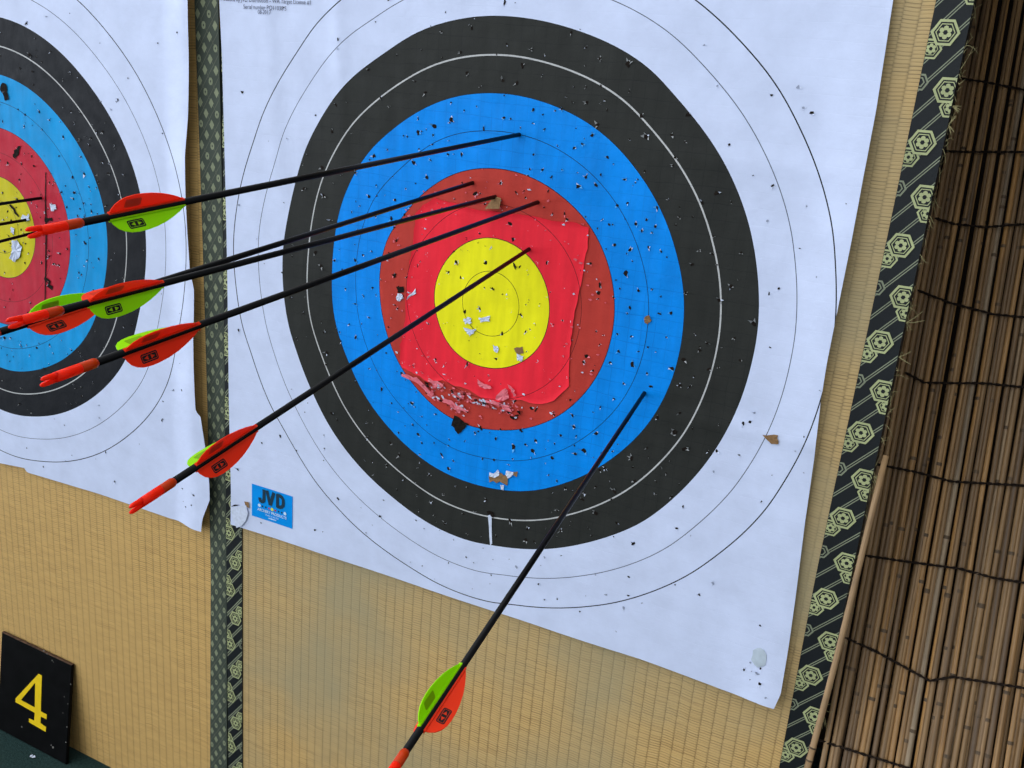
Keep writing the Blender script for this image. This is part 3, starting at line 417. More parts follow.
def border(name, parent, xl, xr, outer, mats, pattern, label=None):
    """Cloth band over a long mat edge: front strip, wrap over the side, woven pattern just proud of the cloth.
    xl / xr: tables of X against Y; outer: -1 left edge is the mat side, +1 right edge is."""
    b = MB(); N = 72; zf = Z_MAT + 0.0016; wd = xr[0][1] - xl[0][1]
    ys = [Y_LO + (Y_HI - Y_LO) * i / N for i in range(N + 1)]
    def at(s, y, dz=0.0):
        l, r = lerp_table(xl, y), lerp_table(xr, y)
        return W(l + (r - l) * s / WID, y, zf + dz)
    WID = 0.033
    for y0, y1 in zip(ys, ys[1:]):
        k = 6
        for j in range(k):
            s0, s1 = WID * j / k, WID * (j + 1) / k
            b.poly([at(s0, y0), at(s1, y0), at(s1, y1), at(s0, y1)])
        if outer < 0:
            s_in, s_out = WID, 0.0
        else:
            s_in, s_out = 0.0, WID
        q = [at(s_in, y0), at(s_in, y1), at(s_in, y1, -0.003), at(s_in, y0, -0.003)]
        b.poly(q if outer > 0 else q[::-1])
        q = [at(s_out, y0), at(s_out, y1), at(s_out, y1, -0.058), at(s_out, y0, -0.058)]
        b.poly(q[::-1] if outer > 0 else q)
    for poly, layer, mi in pattern(WID):
        c = clip_x(poly, 0.0003, WID - 0.0003)
        if len(c) >= 3: b.poly([at(s, y, 0.00012 * (layer + 1)) for s, y in c], mi)
    o = b.build(name, mats, parent)
    if label: o['label'] = label
    return o

def strip(a, b, w):
    d = Vector((b[0] - a[0], b[1] - a[1])).normalized() * (w / 2); n = (-d.y, d.x)
    return [(a[0] - n[0], a[1] - n[1]), (b[0] - n[0], b[1] - n[1]), (b[0] + n[0], b[1] + n[1]), (a[0] + n[0], a[1] + n[1])]

def diamond_pattern(wd):
    P = 0.028; out = []; random.seed(3)
    for j in range(-38, 32):
        y = j * P
        for c in range(-1, 6):                    # lattice
            x = 0.0045 + 0.0080 * c + 0.0040; yy = y + (P / 4 if c % 2 else -P / 4)
            for sx in (-1, 1):
                out.append((strip((x - 0.004 , yy - sx * P / 4), (x + 0.004, yy + sx * P / 4), 0.0009), 0, 1))
        for c in range(0, 5):
            x = 0.0045 + 0.0080 * c - 0.0005; yy = y + (P / 2 if c % 2 else 0)
            if (j * 2 + c) % 3 == 0:
                out.append(([(x + 0.0030 * math.cos(k * math.pi / 4 + .39), yy + 0.0052 * math.sin(k * math.pi / 4 + .39)) for k in range(8)], 1, 2))
                out.append(([(x + 0.0010 * math.cos(k * math.pi / 3), yy + 0.0018 * math.sin(k * math.pi / 3)) for k in range(6)], 2, 0))
            else:
                out.append(([(x - 0.0036, yy), (x, yy - 0.0068), (x + 0.0036, yy), (x, yy + 0.0068)], 1, 2))
    return out

def hexagon(cx, cy, r, rot=0.0):
    return [(cx + r * math.cos(rot + k * math.pi / 3), cy + r * math.sin(rot + k * math.pi / 3)) for k in range(6)]

def kikko(out, cx, cy, r, lay, rim, small):
    out.append((hexagon(cx, cy, r), lay, rim))
    out.append((hexagon(cx, cy, r * 0.80), lay + 1, 0))
    out.append((hexagon(cx, cy, r * (0.68 if not small else 0.64)), lay + 2, rim))
    out.append((hexagon(cx, cy, r * (0.60 if not small else 0.56)), lay + 3, 0))
    for k in range(6):
        a = k * math.pi / 3 + math.pi / 6; d = r * 0.30
        px, py = cx + d * math.cos(a), cy + d * math.sin(a); q = r * 0.165
        out.append(([(px + q * math.cos(a + t * 2 * math.pi / 7) * 1.05, py + q * math.sin(a + t * 2 * math.pi / 7)) for t in range(7)], lay + 4, rim))
    out.append((hexagon(cx, cy, r * 0.10), lay + 5, 0))

def kikko_pattern(flip):
    def pat(wd):
        out = []; PER = 0.0976
        for j in range(-72, 30):                   # paired diagonal lines
            y = 0.325 + j * PER / 4
            for d in ((0.0, 0.0034) if not flip else (0.0, 0.0046)):
                out.append((strip((-0.005, y - 0.034 + d), (0.045, y + 0.024 + d), 0.0010 if not flip else 0.0017), 0, 1))
        for j in range(-15, 6):
            y = 0.325 + j * PER
            sx = 1 if not flip else -1
            def put(s, yy, comp):
                if flip: s = wd - s; yy = yy + 0.071
                kikko(out, s + sx * comp[0], yy + sx * comp[1], 0.0102, 1, 2, True)
                kikko(out, s, yy, 0.0130, 7, 2, False)
            put(0.0140, y, (-0.0098, -0.0145))
            put(0.0262, y - 0.0497, (0.0058, -0.0150))
            out.append((hexagon((0.0 if not flip else wd), y - 0.044 + (0.071 if flip else 0), 0.0086), 1, 1)); out.append((hexagon((0.0 if not flip else wd), y - 0.044 + (0.071 if flip else 0), 0.0066), 2, 0))
            out.append((hexagon((0.0 if not flip else wd), y - 0.044 + (0.071 if flip else 0), 0.0050), 3, 1)); out.append((hexagon((0.0 if not flip else wd), y - 0.044 + (0.071 if flip else 0), 0.0036), 4, 0))
        return out
    return pat

def tatami(name, x0, x1, msurf, label):
    e = empty(name, W((x0 + x1) / 2, Y_LO, Z_MAT)); thing(e, label, 'mat', 'tatami mats standing side by side')
    inv = Vector(e.location)
    b = MB(); N = 30
    b.box(W(x0, Y_LO, Z_MAT - 0.004) - inv + Vector((0, 0, 0)), W(x1, Y_HI, Z_MAT - 0.055) - inv)
    core = b.build('straw_core', M_STRAW, e)
    b = MB(); b.box(W(x0 + .001, Y_LO, Z_MAT) - inv, W(x1 - .001, Y_HI, Z_MAT - 0.0035) - inv)
    b.build('woven_cover', msurf, e)
    return e, inv

def rebase(o, e):
    """Give a child built in world coordinates its parent-relative place."""
    o.data.transform(Matrix.Translation(-Vector(e.location)))

matR, _ = tatami('tatami_mat', -0.4245, 0.4605, M_TATAMI_R, 'woven straw tatami mat behind the larger target, with black hexagon-patterned cloth edges')
matL, _ = tatami('tatami_mat', -1.315, -0.4285, M_TATAMI_L, 'woven straw tatami mat behind the left target, with a green diamond-patterned cloth edge')
KM = [M_BLACK, M_THREAD, M_GOLDTH]; GM = [M_GREEN, M_GREENLINE, M_GREENDIA]
rin = [(-1.0, .4275), (-0.49, .427), (-.237, .425), (.18, .4285), (.352, .429), (.8, .43)]
o = border('cloth_border', matR, rin, [(-1, .4615), (0, .4605), (1, .4615)], 1, KM, kikko_pattern(False), 'black cloth edge woven with pale hexagon flowers'); rebase(o, matR)
o = border('cloth_border', matR, [(-1, -.4245), (1, -.4245)], [(-1, -.3945), (-.5, -.3932), (1, -.3935)], -1, KM, kikko_pattern(True), 'narrow black cloth edge beside the green one'); rebase(o, matR)
gl_ = [(-1.0, -.4665), (-.889, -.4655), (-.52, -.4575), (-.25, -.459), (-.013, -.4630), (.324, -.471), (.8, -.478)]
gr_ = [(-1.0, -.4295), (-.872, -.4280), (-.51, -.4248), (-.008, -.4252), (.325, -.4300), (.8, -.436)]
o = border('cloth_border', matL, gl_, gr_, 1, GM, diamond_pattern, 'green cloth edge woven with pale diamonds'); rebase(o, matL)
o = border('cloth_border', matL, [(-1, -1.315), (1, -1.315)], [(-1, -1.282), (1, -1.282)], -1, GM, diamond_pattern, 'green cloth edge woven with pale diamonds'); rebase(o, matL)
# loose threads along the outer cloth edge of the right mat
b = MB(); random.seed(11)
for i in range(170):
    y = random.uniform(-0.42, 0.36); x = 0.4610 + random.uniform(-.001, .0012); z = Z_MAT + random.uniform(-0.010, 0.0025)
    a = random.uniform(-1.4, 1.2); L = random.choice((0.006, 0.009, 0.012, 0.02)) * random.uniform(.6, 1.2)
    p = [W(x + L * t * abs(math.cos(a)) * .55, y + L * t * math.sin(a) + .004 * math.sin(3 * t + i) * t, z + .004 * t) for t in (0, .3, .6, 1)]
    b.tube(p, [0.0003, .0003, .0002, .0001], 4)
for y, L, n_ in ((0.262, .010, 4), (0.245, .010, 4), (0.055, .022, 2), (0.02, .016, 2), (-.11, .010, 3)):
    for k in range(n_):
        a = random.uniform(-1.1, 1.0); x = .4612
        b.tube([W(x, y, Z_MAT), W(x + L * .5 * math.cos(a) * .8, y + L * .5 * math.sin(a), 0.002), W(x + L * math.cos(a) * .8, y + L * math.sin(a) * 1.1 , 0.004)], [.0005, .0005, .0002], 4)
o = b.build('frayed_threads', M_FRAY, matR); o['kind'] = 'stuff'; rebase(o, matR)

# ------------------------------------------------------------------ target faces
def warp_fn(samples, centre, sig=0.032):
    S = np.array(samples)
    def f(X, Y):
        x = X - centre[0]; y = Y - centre[1]; r = math.hypot(x, y)
        d2 = (S[:, 0] - x) ** 2 + (S[:, 1] - y) ** 2
        w = np.exp(-d2 / (2 * sig * sig)); dr = float((w * S[:, 2]).sum() / (w.sum() + 0.12))
        k = (r - dr) / max(r, 1e-6)
        if r < 0.02: k = 1.0
        return x * k, y * k
    return f

def flat(x, y, z):
    """Where a raised point of the sheet was measured against the mat plane."""
    t = .97787 / (.97787 - z); return .4972 + (x - .4972) * t, .2342 + (y - .2342) * t

def paper_face(name, label, mat, xl, xr, yb, ytop, height, warp, N=(190, 195)):
    e = empty(name, W(*((xl[0][1] + xr[0][1]) / 2, yb[0][1]), 0)); thing(e, label, 'archery target', 'paper target faces on the mats')
    nx, ny = N; verts = []; uvs = []
    for j in range(ny + 1):
        for i in range(nx + 1):
            s = i / nx; t = j / ny
            # outline: bottom edge table in X, side tables in Y
            xa = lerp_table(xl, yb[0][1]) + s * (lerp_table(xr, yb[-1][1]) - lerp_table(xl, yb[0][1]))
            y = lerp_table(yb, xa) * (1 - t) + ytop * t
            x = lerp_table(xl, y) + s * (lerp_table(xr, y) - lerp_table(xl, y))
            verts.append(W(x, y, height(x, y))); uvs.append(warp(*flat(x, y, height(x, y))))
    faces = [[j * (nx + 1) + i, j * (nx + 1) + i + 1, (j + 1) * (nx + 1) + i + 1, (j + 1) * (nx + 1) + i] for j in range(ny) for i in range(nx)]
    me = bpy.data.meshes.new('printed_sheet'); me.from_pydata([tuple(v) for v in verts], [], faces)
    me.materials.append(mat); uvl = me.uv_layers.new(name='print')
    idx = np.zeros(len(me.loops), dtype=np.int32); me.loops.foreach_get('vertex_index', idx)
    uvl.data.foreach_set('uv', np.array(uvs)[idx].ravel())
    me.polygons.foreach_set('use_smooth', [True] * len(me.polygons))
    o = link(bpy.data.objects.new('printed_sheet', me), e); rebase(o, e)
    return e

def zone_lip(r):
    return 2 if r < .0 else (6 if r < .08 else 4 if r < .16 else 3 if r < .24 else 5 if r < .32 else 2)

def punch(b, X, Y, size, h, centre, rng_):
    """One arrow hole: a ragged dark opening and a few torn lips standing off the sheet."""
    z = h(X, Y) + 0.0005; n = rng_.randint(5, 8)
    r = math.hypot(X - centre[0], Y - centre[1]); shut = False
    if r > .32: size *= rng_.uniform(.55, .95); shut = rng_.random() < .35
    elif r > .16: size *= rng_.uniform(.8, 1.15)
    a0 = rng_.uniform(0, 6.28)
    R = [size * rng_.uniform(.30, 1.0) for _ in range(n)]; ax = rng_.uniform(.55, 1.0); th = rng_.uniform(0, 3.14)
    pts = []
    for k in range(n):
        a = a0 + k * 2 * math.pi / n; u, v = R[k] * math.cos(a), R[k] * ax * math.sin(a)
        pts.append((X + u * math.cos(th) - v * math.sin(th), Y + u * math.sin(th) + v * math.cos(th)))
    b.poly([W(p[0], p[1], z) for p in pts], 7 if shut else 1)
    mi = zone_lip(r)
    if mi == 6: mi = 1 if rng_.random() < .6 else 6
    for _ in range(rng_.choice((1, 1, 2, 2, 3, 4))):
        k = rng_.randrange(n); p, q = pts[k], pts[(k + 1) % n]
        mx, my = (p[0] + q[0]) / 2 - X, (p[1] + q[1]) / 2 - Y; d = math.hypot(mx, my) + 1e-6
        L = size * rng_.uniform(.5, 1.5)
        tip = W(X + mx / d * (d + L * .7), Y + my / d * (d + L * .7), z + L * rng_.uniform(.15, .7))
        b.poly([W(p[0], p[1], z + .0001), W(q[0], q[1], z + .0001), tip], (2 if rng_.random() < (.45 if r < .24 else .2) else mi))

def patch_poly(b, pts, h, dz, mi, curl=0.0):
    cx = sum(p[0] for p in pts) / len(pts); cy = sum(p[1] for p in pts) / len(pts); n = len(pts)
    if n < 8 and mi < 7:                              # ragged outline
        rq = random.Random(int(abs(cx) * 1e6)); out = []
        for i in range(n):
            p, q = pts[i], pts[(i + 1) % n]; L = math.hypot(q[0] - p[0], q[1] - p[1])
            out.append(p)
            for t in (.33, .66): out.append((p[0] + (q[0] - p[0]) * t + rq.uniform(-.13, .13) * L, p[1] + (q[1] - p[1]) * t + rq.uniform(-.13, .13) * L))
        pts = out; n = len(pts)
    base = len(b.v)
    b.v.append(W(cx, cy, h(cx, cy) + dz + curl * .3))
    for i, p in enumerate(pts): b.v.append(W(p[0], p[1], h(*p) + dz + (curl * (i % 2))))
    for i in range(n):
        b.f.append([base, base + 1 + i, base + 1 + (i + 1) % n]); b.m.append(mi)

def h_main(x, y):
    z = 0.0012 + 0.0012 * math.sin(9 * x + 2.0) * math.sin(7 * y + 1.1) + 0.0006 * math.sin(31 * x + 9 * y)
    z += 0.0010 * math.exp(-((y - 0.197 + .02 * x) / .012) ** 2) * sstep(.05, .3, x)            # cross fold
    z += 0.0010 * math.exp(-((y + 0.10 - .03 * x) / .010) ** 2) * sstep(.1, .3, x)
    z += 0.0020 * math.exp(-((x + .235 + .1 * (y - .3)) / .012) ** 2) * sstep(.1, .25, y)           # upright creases
    z += 0.0018 * math.exp(-((x + .335 + .1 * (y - .2)) / .014) ** 2) * sstep(.0, .15, y)
    z += sstep(.335, .405, x) * (0.007 + 0.004 * math.sin(9 * y + .6)) * (1 - .5 * sstep(.25, .4, y))
    z += 0.003 * sstep(.36, .41, x) * sstep(-.34, -.41, y)
    return z
def h_side(x, y):
    z = 0.0008 + 0.0010 * math.sin(8 * x + .4) * math.sin(6 * y + 2.1)
    z += sstep(-.53, -.468, x) * (0.0135 + 0.0015 * math.sin(23 * y))
    return max(z, 0.0)

main_face = paper_face('target_face', 'large paper target in the middle, bright repair patch and blue logo at its corner', M_MAIN,
    [(-.412, -.411), (-.36, -.410), (-.219, -.414), (.07, -.4175), (.252, -.4205), (.325, -.424), (.47, -.428)],
    [(-.412, .409), (-.387, .414), (-.322, .412), (-.262, .409), (-.175, .404), (-.1, .401), (-.039, .397), (.004, .396), (.129, .3975), (.253, .397), (.351, .393), (.47, .39)],
    [(-.411, -.4165), (-.391, -.416), (-.257, -.414), (-.107, -.414), (.035, -.413), (.136, -.411), (.244, -.4085), (.345, -.411), (.409, -.4075)],
    .46, h_main, warp_fn(WARP_MAIN, (0, 0)))
LC = (-0.8925, -0.02834)
side_face = paper_face('target_face', 'paper target cut off by the left edge, beside the green cloth border', M_SIDE,
    [(-.46, -1.31), (.44, -1.31)],
    [(-0.44, -0.459), (-0.428, -0.458), (-0.415, -0.456), (-0.381, -0.442), (-0.353, -0.443), (-0.305, -0.448), (-0.2485, -0.456), (-0.2435, -0.465), (-0.136, -0.468), (-0.061, -0.466), (-0.033, -0.473), (0.066, -0.476), (0.123, -0.477), (0.175, -0.471), (0.253, -0.467), (0.328, -0.465), (0.444, -0.463)],
    [(-1.31, -.46), (-.946, -.453), (-.879, -.4455), (-.874, -.452), (-.696, -.445), (-.54, -.444), (-.459, -.438)],
    .43, h_side, warp_fn(WARP_SIDE, LC, .055), (180, 180))

rg = random.Random(5)
def holes_part(face, holes, h, centre, extra, extras_poly, name):
    b = MB()
    for X, Y in holes:
        punch(b, X, Y, rg.choice((.0019, .0023, .0028, .0034, .0042)) , h, centre, rg)
    for n_, r0, r1, sz in extra:
        for _ in range(n_):
            a = rg.uniform(0, 6.283); r = math.sqrt(rg.uniform(r0 * r0, r1 * r1)); X, Y = centre[0] + r * math.cos(a), centre[1] + r * math.sin(a)
            if not (-1.30 < X < .39 and -.40 < Y < .42): continue
            punch(b, X, Y, sz * rg.uniform(.6, 1.2), h, centre, rg)
    for pts, dz, mi, curl in extras_poly: patch_poly(b, pts, h, dz, mi, curl)
    o = b.build(name, [M_MAIN] + PAPER_MATS[1:], face); o['kind'] = 'stuff'; rebase(o, face)
    return o

holes_part(main_face, HOLES_MAIN, h_main, (0, 0), [(90, .165, .238, .0020), (50, .245, .315, .0019), (60, .09, .158, .0020), (22, .01, .078, .0019)], [
    (HOLE1, .0012, 1, .0004), (HOLE2, .0012, 6, .0005), (SQ, .0012, 6, .0006), (TRI, .0012, 2, .0015), ([(.0205, -.2790), (.0235, -.2770), (.0262, -.2800), (.0272, -.2930), (.0285, -.3050), (.0300, -.3165), (.0272, -.3195), (.0252, -.3080), (.0232, -.2930)], .0010, 2, .0), ([(.0180, -.2740), (.0220, -.2715), (.0280, -.2720), (.0300, -.2760), (.0290, -.2800), (.0262, -.2790), (.0240, -.2765), (.0208, -.2780)], .0012, 1, .0),
    (MAIN_WHITE_A, .0012, 2, .001), (MAIN_WHITE_B, .0016, 2, .0015), (MAIN_WHITE_C, .0016, 2, .001), (MAIN_WHITE_D, .0016, 2, .0015), (MAIN_WHITE_E, .0016, 2, .001),
    (MAIN_WHITE_F, .0018, 2, .001), (MAIN_DARK_F, .0014, 6, 0), (MAIN_DARK_A, .0010, 1, 0), (MAIN_DARK_B, .0010, 1, 0), (MAIN_WHITE_G, .0015, 2, .001), (MAIN_KRAFT_G, .0013, 6, 0),
    (MAIN_WHITE_H, .0015, 2, .0008), (MAIN_WHITE_I, .0016, 2, .0008), (MAIN_ORANGE, .0012, 6, .001)], 'arrow_holes')
holes_part(side_face, HOLES_SIDE, h_side, LC, [(60, .09, .158, .0026), (70, .165, .238, .0022), (60, .245, .315, .0024), (30, .0, .075, .0026)], [
    (SIDE_TEARS_WHITE_A, .0012, 2, .002), (SIDE_TEARS_WHITE_B, .0012, 2, .001), (SIDE_TEARS_WHITE_C, .0012, 2, .001), (SIDE_TEARS_WHITE_D, .0012, 2, .001),
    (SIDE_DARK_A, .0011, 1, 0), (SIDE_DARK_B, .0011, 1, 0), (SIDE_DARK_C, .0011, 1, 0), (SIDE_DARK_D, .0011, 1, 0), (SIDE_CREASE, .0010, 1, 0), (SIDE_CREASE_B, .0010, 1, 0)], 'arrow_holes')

# fresh centre patch glued over the worn red ring
def repair():
    b = MB(); wf = warp_fn(WARP_MAIN, (0, 0)); pts = []
    P = REPAIR
    for i in range(len(P)):
        a, c = Vector(P[i]), Vector(P[(i + 1) % len(P)]); k = max(1, int((c - a).length / .006))
        for j in range(k):
            q = a + (c - a) * (j / k); jit = .0010
            pts.append((q.x + rg.uniform(-jit, jit), q.y + rg.uniform(-jit, jit)))
    cx, cy = 0.0, -.012; rings = 34; verts = []; uvs = []; faces = []
    n = len(pts)
    for k in range(rings + 1):
        t = k / rings
        for p in pts:
            x, y = cx + (p[0] - cx) * t, cy + (p[1] - cy) * t
            lift = 0.0004 + .0006 * math.sin(70 * x + 20 * y) ** 2 * t + (.0010 if k == rings else 0.0)
            verts.append(W(x, y, h_main(x, y) + lift)); uvs.append(wf(*flat(x, y, h_main(x, y) + lift)))
    for k in range(rings):
        for i in range(n):
            j = (i + 1) % n
            faces.append([k * n + i, k * n + j, (k + 1) * n + j, (k + 1) * n + i] if k else [i, n + j, n + i][::-1])
    me = bpy.data.meshes.new('repair_patch'); me.from_pydata([tuple(v) for v in verts], [], faces)
    me.materials.append(M_FRESH); uvl = me.uv_layers.new(name='print')
    idx = np.zeros(len(me.loops), dtype=np.int32); me.loops.foreach_get('vertex_index', idx)
    uvl.data.foreach_set('uv', np.array(uvs)[idx].ravel()); me.polygons.foreach_set('use_smooth', [True] * len(me.polygons))
    bm = bmesh.new(); bm.from_mesh(me); bmesh.ops.recalc_face_normals(bm, faces=bm.faces); bm.to_mesh(me); bm.free()
    o = link(bpy.data.objects.new('repair_patch', me), main_face); rebase(o, main_face)
    o['label'] = 'brighter red and gold paper patch glued over the worn centre'
repair()
# torn strip of pinkish fibres along the lower edge of the patch
b = MB()
for pl, dz in ((PINK_A, .003), (PINK_B, .0035), (PINK_C, .0035), (PINK_D, .0035), (PINK_E, .0025), (PINK_F, .0025), (PINK_G, .0030), (PINK_H, .0030)):
    patch_poly(b, pl, h_main, dz, 0, .0012)
xs = [p[0] for p in TORN_BAND]; ys = [p[1] for p in TORN_BAND]
def inside(x, y, P):
    c = False
    for i in range(len(P)):
        (x0, y0), (x1, y1) = P[i - 1], P[i]
        if (y0 > y) != (y1 > y) and x < (x1 - x0) * (y - y0) / (y1 - y0) + x0: c = not c
    return c
cnt = 0
while cnt < 150:
    x, y = rg.uniform(min(xs), max(xs)), rg.uniform(min(ys), max(ys))
    if not inside(x, y, TORN_BAND): continue
    cnt += 1; s = rg.uniform(.0012, .0045); a = rg.uniform(-.9, .5); n = rg.randint(3, 6)
    q = []
    for k in range(n):
        w = 2 * math.pi * k / n; u, v = s * math.cos(w) * rg.uniform(.6, 1.4), s * .45 * math.sin(w)
        q.append((x + u * math.cos(a) - v * math.sin(a), y + u * math.sin(a) + v * math.cos(a)))
    patch_poly(b, q, h_main, rg.uniform(.002, .0035), rg.choice((0, 0, 1, 1, 2, 3)), .0008)
for _ in range(110):                              # small scuffs around the red ring
    a = rg.uniform(0, 6.283); r = rg.uniform(.110, .156); x, y = r * math.cos(a), r * math.sin(a); s = rg.uniform(.0008, .0026)
    q = [(x + s * math.cos(w) * rg.uniform(.4, 1.5), y + s * math.sin(w) * rg.uniform(.3, 1.0)) for w in (0, 1.3, 2.6, 3.9, 5.1)]
    patch_poly(b, q, h_main, .0016, rg.choice((0, 0, 1)), .0006)
o = b.build('torn_fibres', [M_TORNRED, M_TORN, M_HOLE, plain('scuffed_red', srgb(200, 84, 84), .6, .3, .1, 200)], main_face); o['kind'] = 'stuff'; o['label'] = 'pinkish torn paper fibres under the gold'; rebase(o, main_face)
# curled brown-backed flap by one arrow, and the torn lower-left corner
b = MB(); k = [W(x, y, h_main(x, y) + d) for (x, y), d in zip(KRAFT, (.001, .002, .014, .010))]
b.slab(k, (0, -1, 0), .0005, 0); b.poly([W(-.0022, .1225, .006), W(-.0075, .1100, .0135), W(-.0120, .1090, .006)], 1)
o = b.build('torn_flap', [M_KRAFT, M_TORNBLK], main_face); o['label'] = 'brown torn flap standing up beside an arrow'; rebase(o, main_face)
b = MB(); base = [(-.4085, -.3880), (-.400, -.3835), (-.3790, -.3750), (-.3755, -.388), (-.3800, -.401), (-.388, -.4115), (-.3975, -.4175), (-.4045, -.404)]
patch_poly(b, base, h_main, .0022, 0, .0)
b.poly([W(-.4095, -.3860, .0034), W(-.402, -.3805, .0034), W(-.3915, -.3785, .0034), W(-.4015, -.3832, .0034)], 2)
b.poly([W(-.3830, -.3700, .004), W(-.3745, -.3690, .004), W(-.3735, -.3785, .004), W(-.3800, -.3770, .0042)], 1)
o = b.build('torn_corner', [M_TORN, M_KRAFT, M_HOLE], main_face); o['label'] = 'torn and folded lower left corner'; rebase(o, main_face)
# clear glue blob near the lower right corner
b = MB(); c0 = (0.383, -.352); ring = [(c0[0] + .0085 * math.cos(t * .5236) * (1 + .15 * math.sin(3 * t)), c0[1] + .0125 * math.sin(t * .5236)) for t in range(12)]
patch_poly(b, ring, h_main, .0006, 0, .0); b.v[0] += Vector((0, -.0012, 0))
o = b.build('glue_spot', plain('dried_glue', srgb(186, 198, 208), .25, .5, .08, 120), main_face, True); rebase(o, main_face)

# printed words and logo on the paper
def text_mesh(name, body, x, y, size, mat, parent, sx=1.0, align='CENTER', bold=0.0, h=h_main, dz=.0010, rot=0.0):
    cu = bpy.data.curves.new(name, 'FONT'); cu.body = body; cu.size = size; cu.align_x = align; cu.offset = bold; cu.resolution_u = 3
    tmp = bpy.data.objects.new(name + '_tmp', cu); COL.objects.link(tmp)
    bpy.context.view_layer.update()
    me = bpy.data.meshes.new_from_object(tmp.evaluated_get(bpy.context.evaluated_depsgraph_get()))
    bpy.data.objects.remove(tmp); bpy.data.curves.remove(cu)
    for v in me.vertices:
        px, py = v.co.x * sx, v.co.y
        X = x + px * math.cos(rot) - py * math.sin(rot); Y = y + px * math.sin(rot) + py * math.cos(rot)
        v.co = W(X, Y, h(X, Y) + dz)
    me.materials.clear(); me.materials.append(mat)
    o = link(bpy.data.objects.new(name, me), parent); rebase(o, parent)
    return o
lx0, lx1, ly0, ly1 = -.3695, -.2935, -.3895, -.338
b = MB(); N = 8
for i in range(N):
    for j in range(N):
        q = [(lx0 + (lx1 - lx0) * (i + a) / N, ly0 + (ly1 - ly0) * (j + c) / N) for a, c in ((0, 0), (1, 0), (1, 1), (0, 1))]
        b.poly([W(x, y, h_main(x, y) + .0007) for x, y in q], 0)
cxl = (lx0 + lx1) / 2; LP_DOT = ly1 + (ly0 - ly1) * .60
for i, mi in enumerate((2, 1, 1, 3, 4, 3, 1, 1, 2)):
    x, y, r = cxl + (i - 4) * .0060 + .0005, LP_DOT, (.0027 if mi in (2, 4) else .0015)
    b.poly([W(x + r * math.cos(t * .6283), y + r * math.sin(t * .6283), h_main(x, y) + .0011) for t in range(10)], mi)
o = b.build('printed_logo', [M_LOGOBLUE, M_LOGOINK, M_LOGOWHITE, M_LOGORED, M_LOGOYEL], main_face); o['label'] = 'blue rectangle with the letters JVD'; rebase(o, main_face)
def LP(u, v): return (lx0 + (lx1 - lx0) * u, ly1 + (ly0 - ly1) * v)
def stroke(b_, pts, w, mi=0):
    P = [Vector(LP(*p)) for p in pts]; L, R_ = [], []
    for i, p in enumerate(P):
        t = (P[min(i + 1, len(P) - 1)] - P[max(i - 1, 0)]).normalized(); n = Vector((-t.y, t.x)) * w / 2
        L.append(p + n); R_.append(p - n)
    for i in range(len(P) - 1):
        b_.poly([W(q.x, q.y, h_main(q.x, q.y) + .0013) for q in (L[i], L[i + 1], R_[i + 1], R_[i])], mi)
b = MB(); wl_ = .0056
stroke(b, [(.305, .06), (.305, .36), (.298, .41), (.28, .445), (.25, .46), (.222, .445), (.205, .41), (.20, .35)], wl_)
stroke(b, [(.375, .06), (.415, .26), (.462, .49)], wl_); stroke(b, [(.548, .06), (.508, .26), (.462, .49)], wl_)
stroke(b, [(.640, .06), (.640, .49)], wl_); stroke(b, [(.63, .10), (.70, .10), (.745, .125), (.775, .18), (.782, .275), (.775, .37), (.745, .425), (.70, .45), (.63, .45)], wl_)
o = b.build('printed_lettering', M_LOGOINK, main_face); o['label'] = 'dark letters JVD'; rebase(o, main_face)
for body, v, size, sx, mat, bold in (('ARCHERY PRODUCTS', .765, .0064, .86, M_LOGOWHITE, .00012), ('Made in the EU', .855, .0042, .95, M_LOGOWHITE, 0)):
    t = text_mesh('printed_lettering', body, cxl + .0005, LP(.5, v)[1], size, mat, main_face, sx, bold=bold, dz=.0014)
b = MB()                                          # last line of the logo, too fine to read
for u0_, u1_ in ((.42, .46), (.47, .53), (.54, .575), (.585, .61)): stroke(b, [(u0_, .905), (u1_, .905)], .0016)
o = b.build('printed_lettering', M_LOGOWHITE, main_face); rebase(o, main_face)
for body, y in (('Produced by JVD Distribution - WA Target License #1', .3245), ('Serial number PO11038 5', .3163), ('08-2017', .3108)):
    text_mesh('printed_lettering', body, -.349, y, .0072, M_TEXT, main_face, .92, dz=.0009)

# ------------------------------------------------------------------ arrows
VANE = [(0, 0), (.0008, .0030), (.0030, .0062), (.0065, .0086), (.0110, .0100), (.0165, .0106), (.0230, .0105), (.0310, .0097), (.0400, .0080), (.0470, .0060), (.0545, .0034), (.0595, .0012), (.061, 0)]
R_SH = 0.0024
def make_frame(d):
    d = Vector(d).normalized(); return d

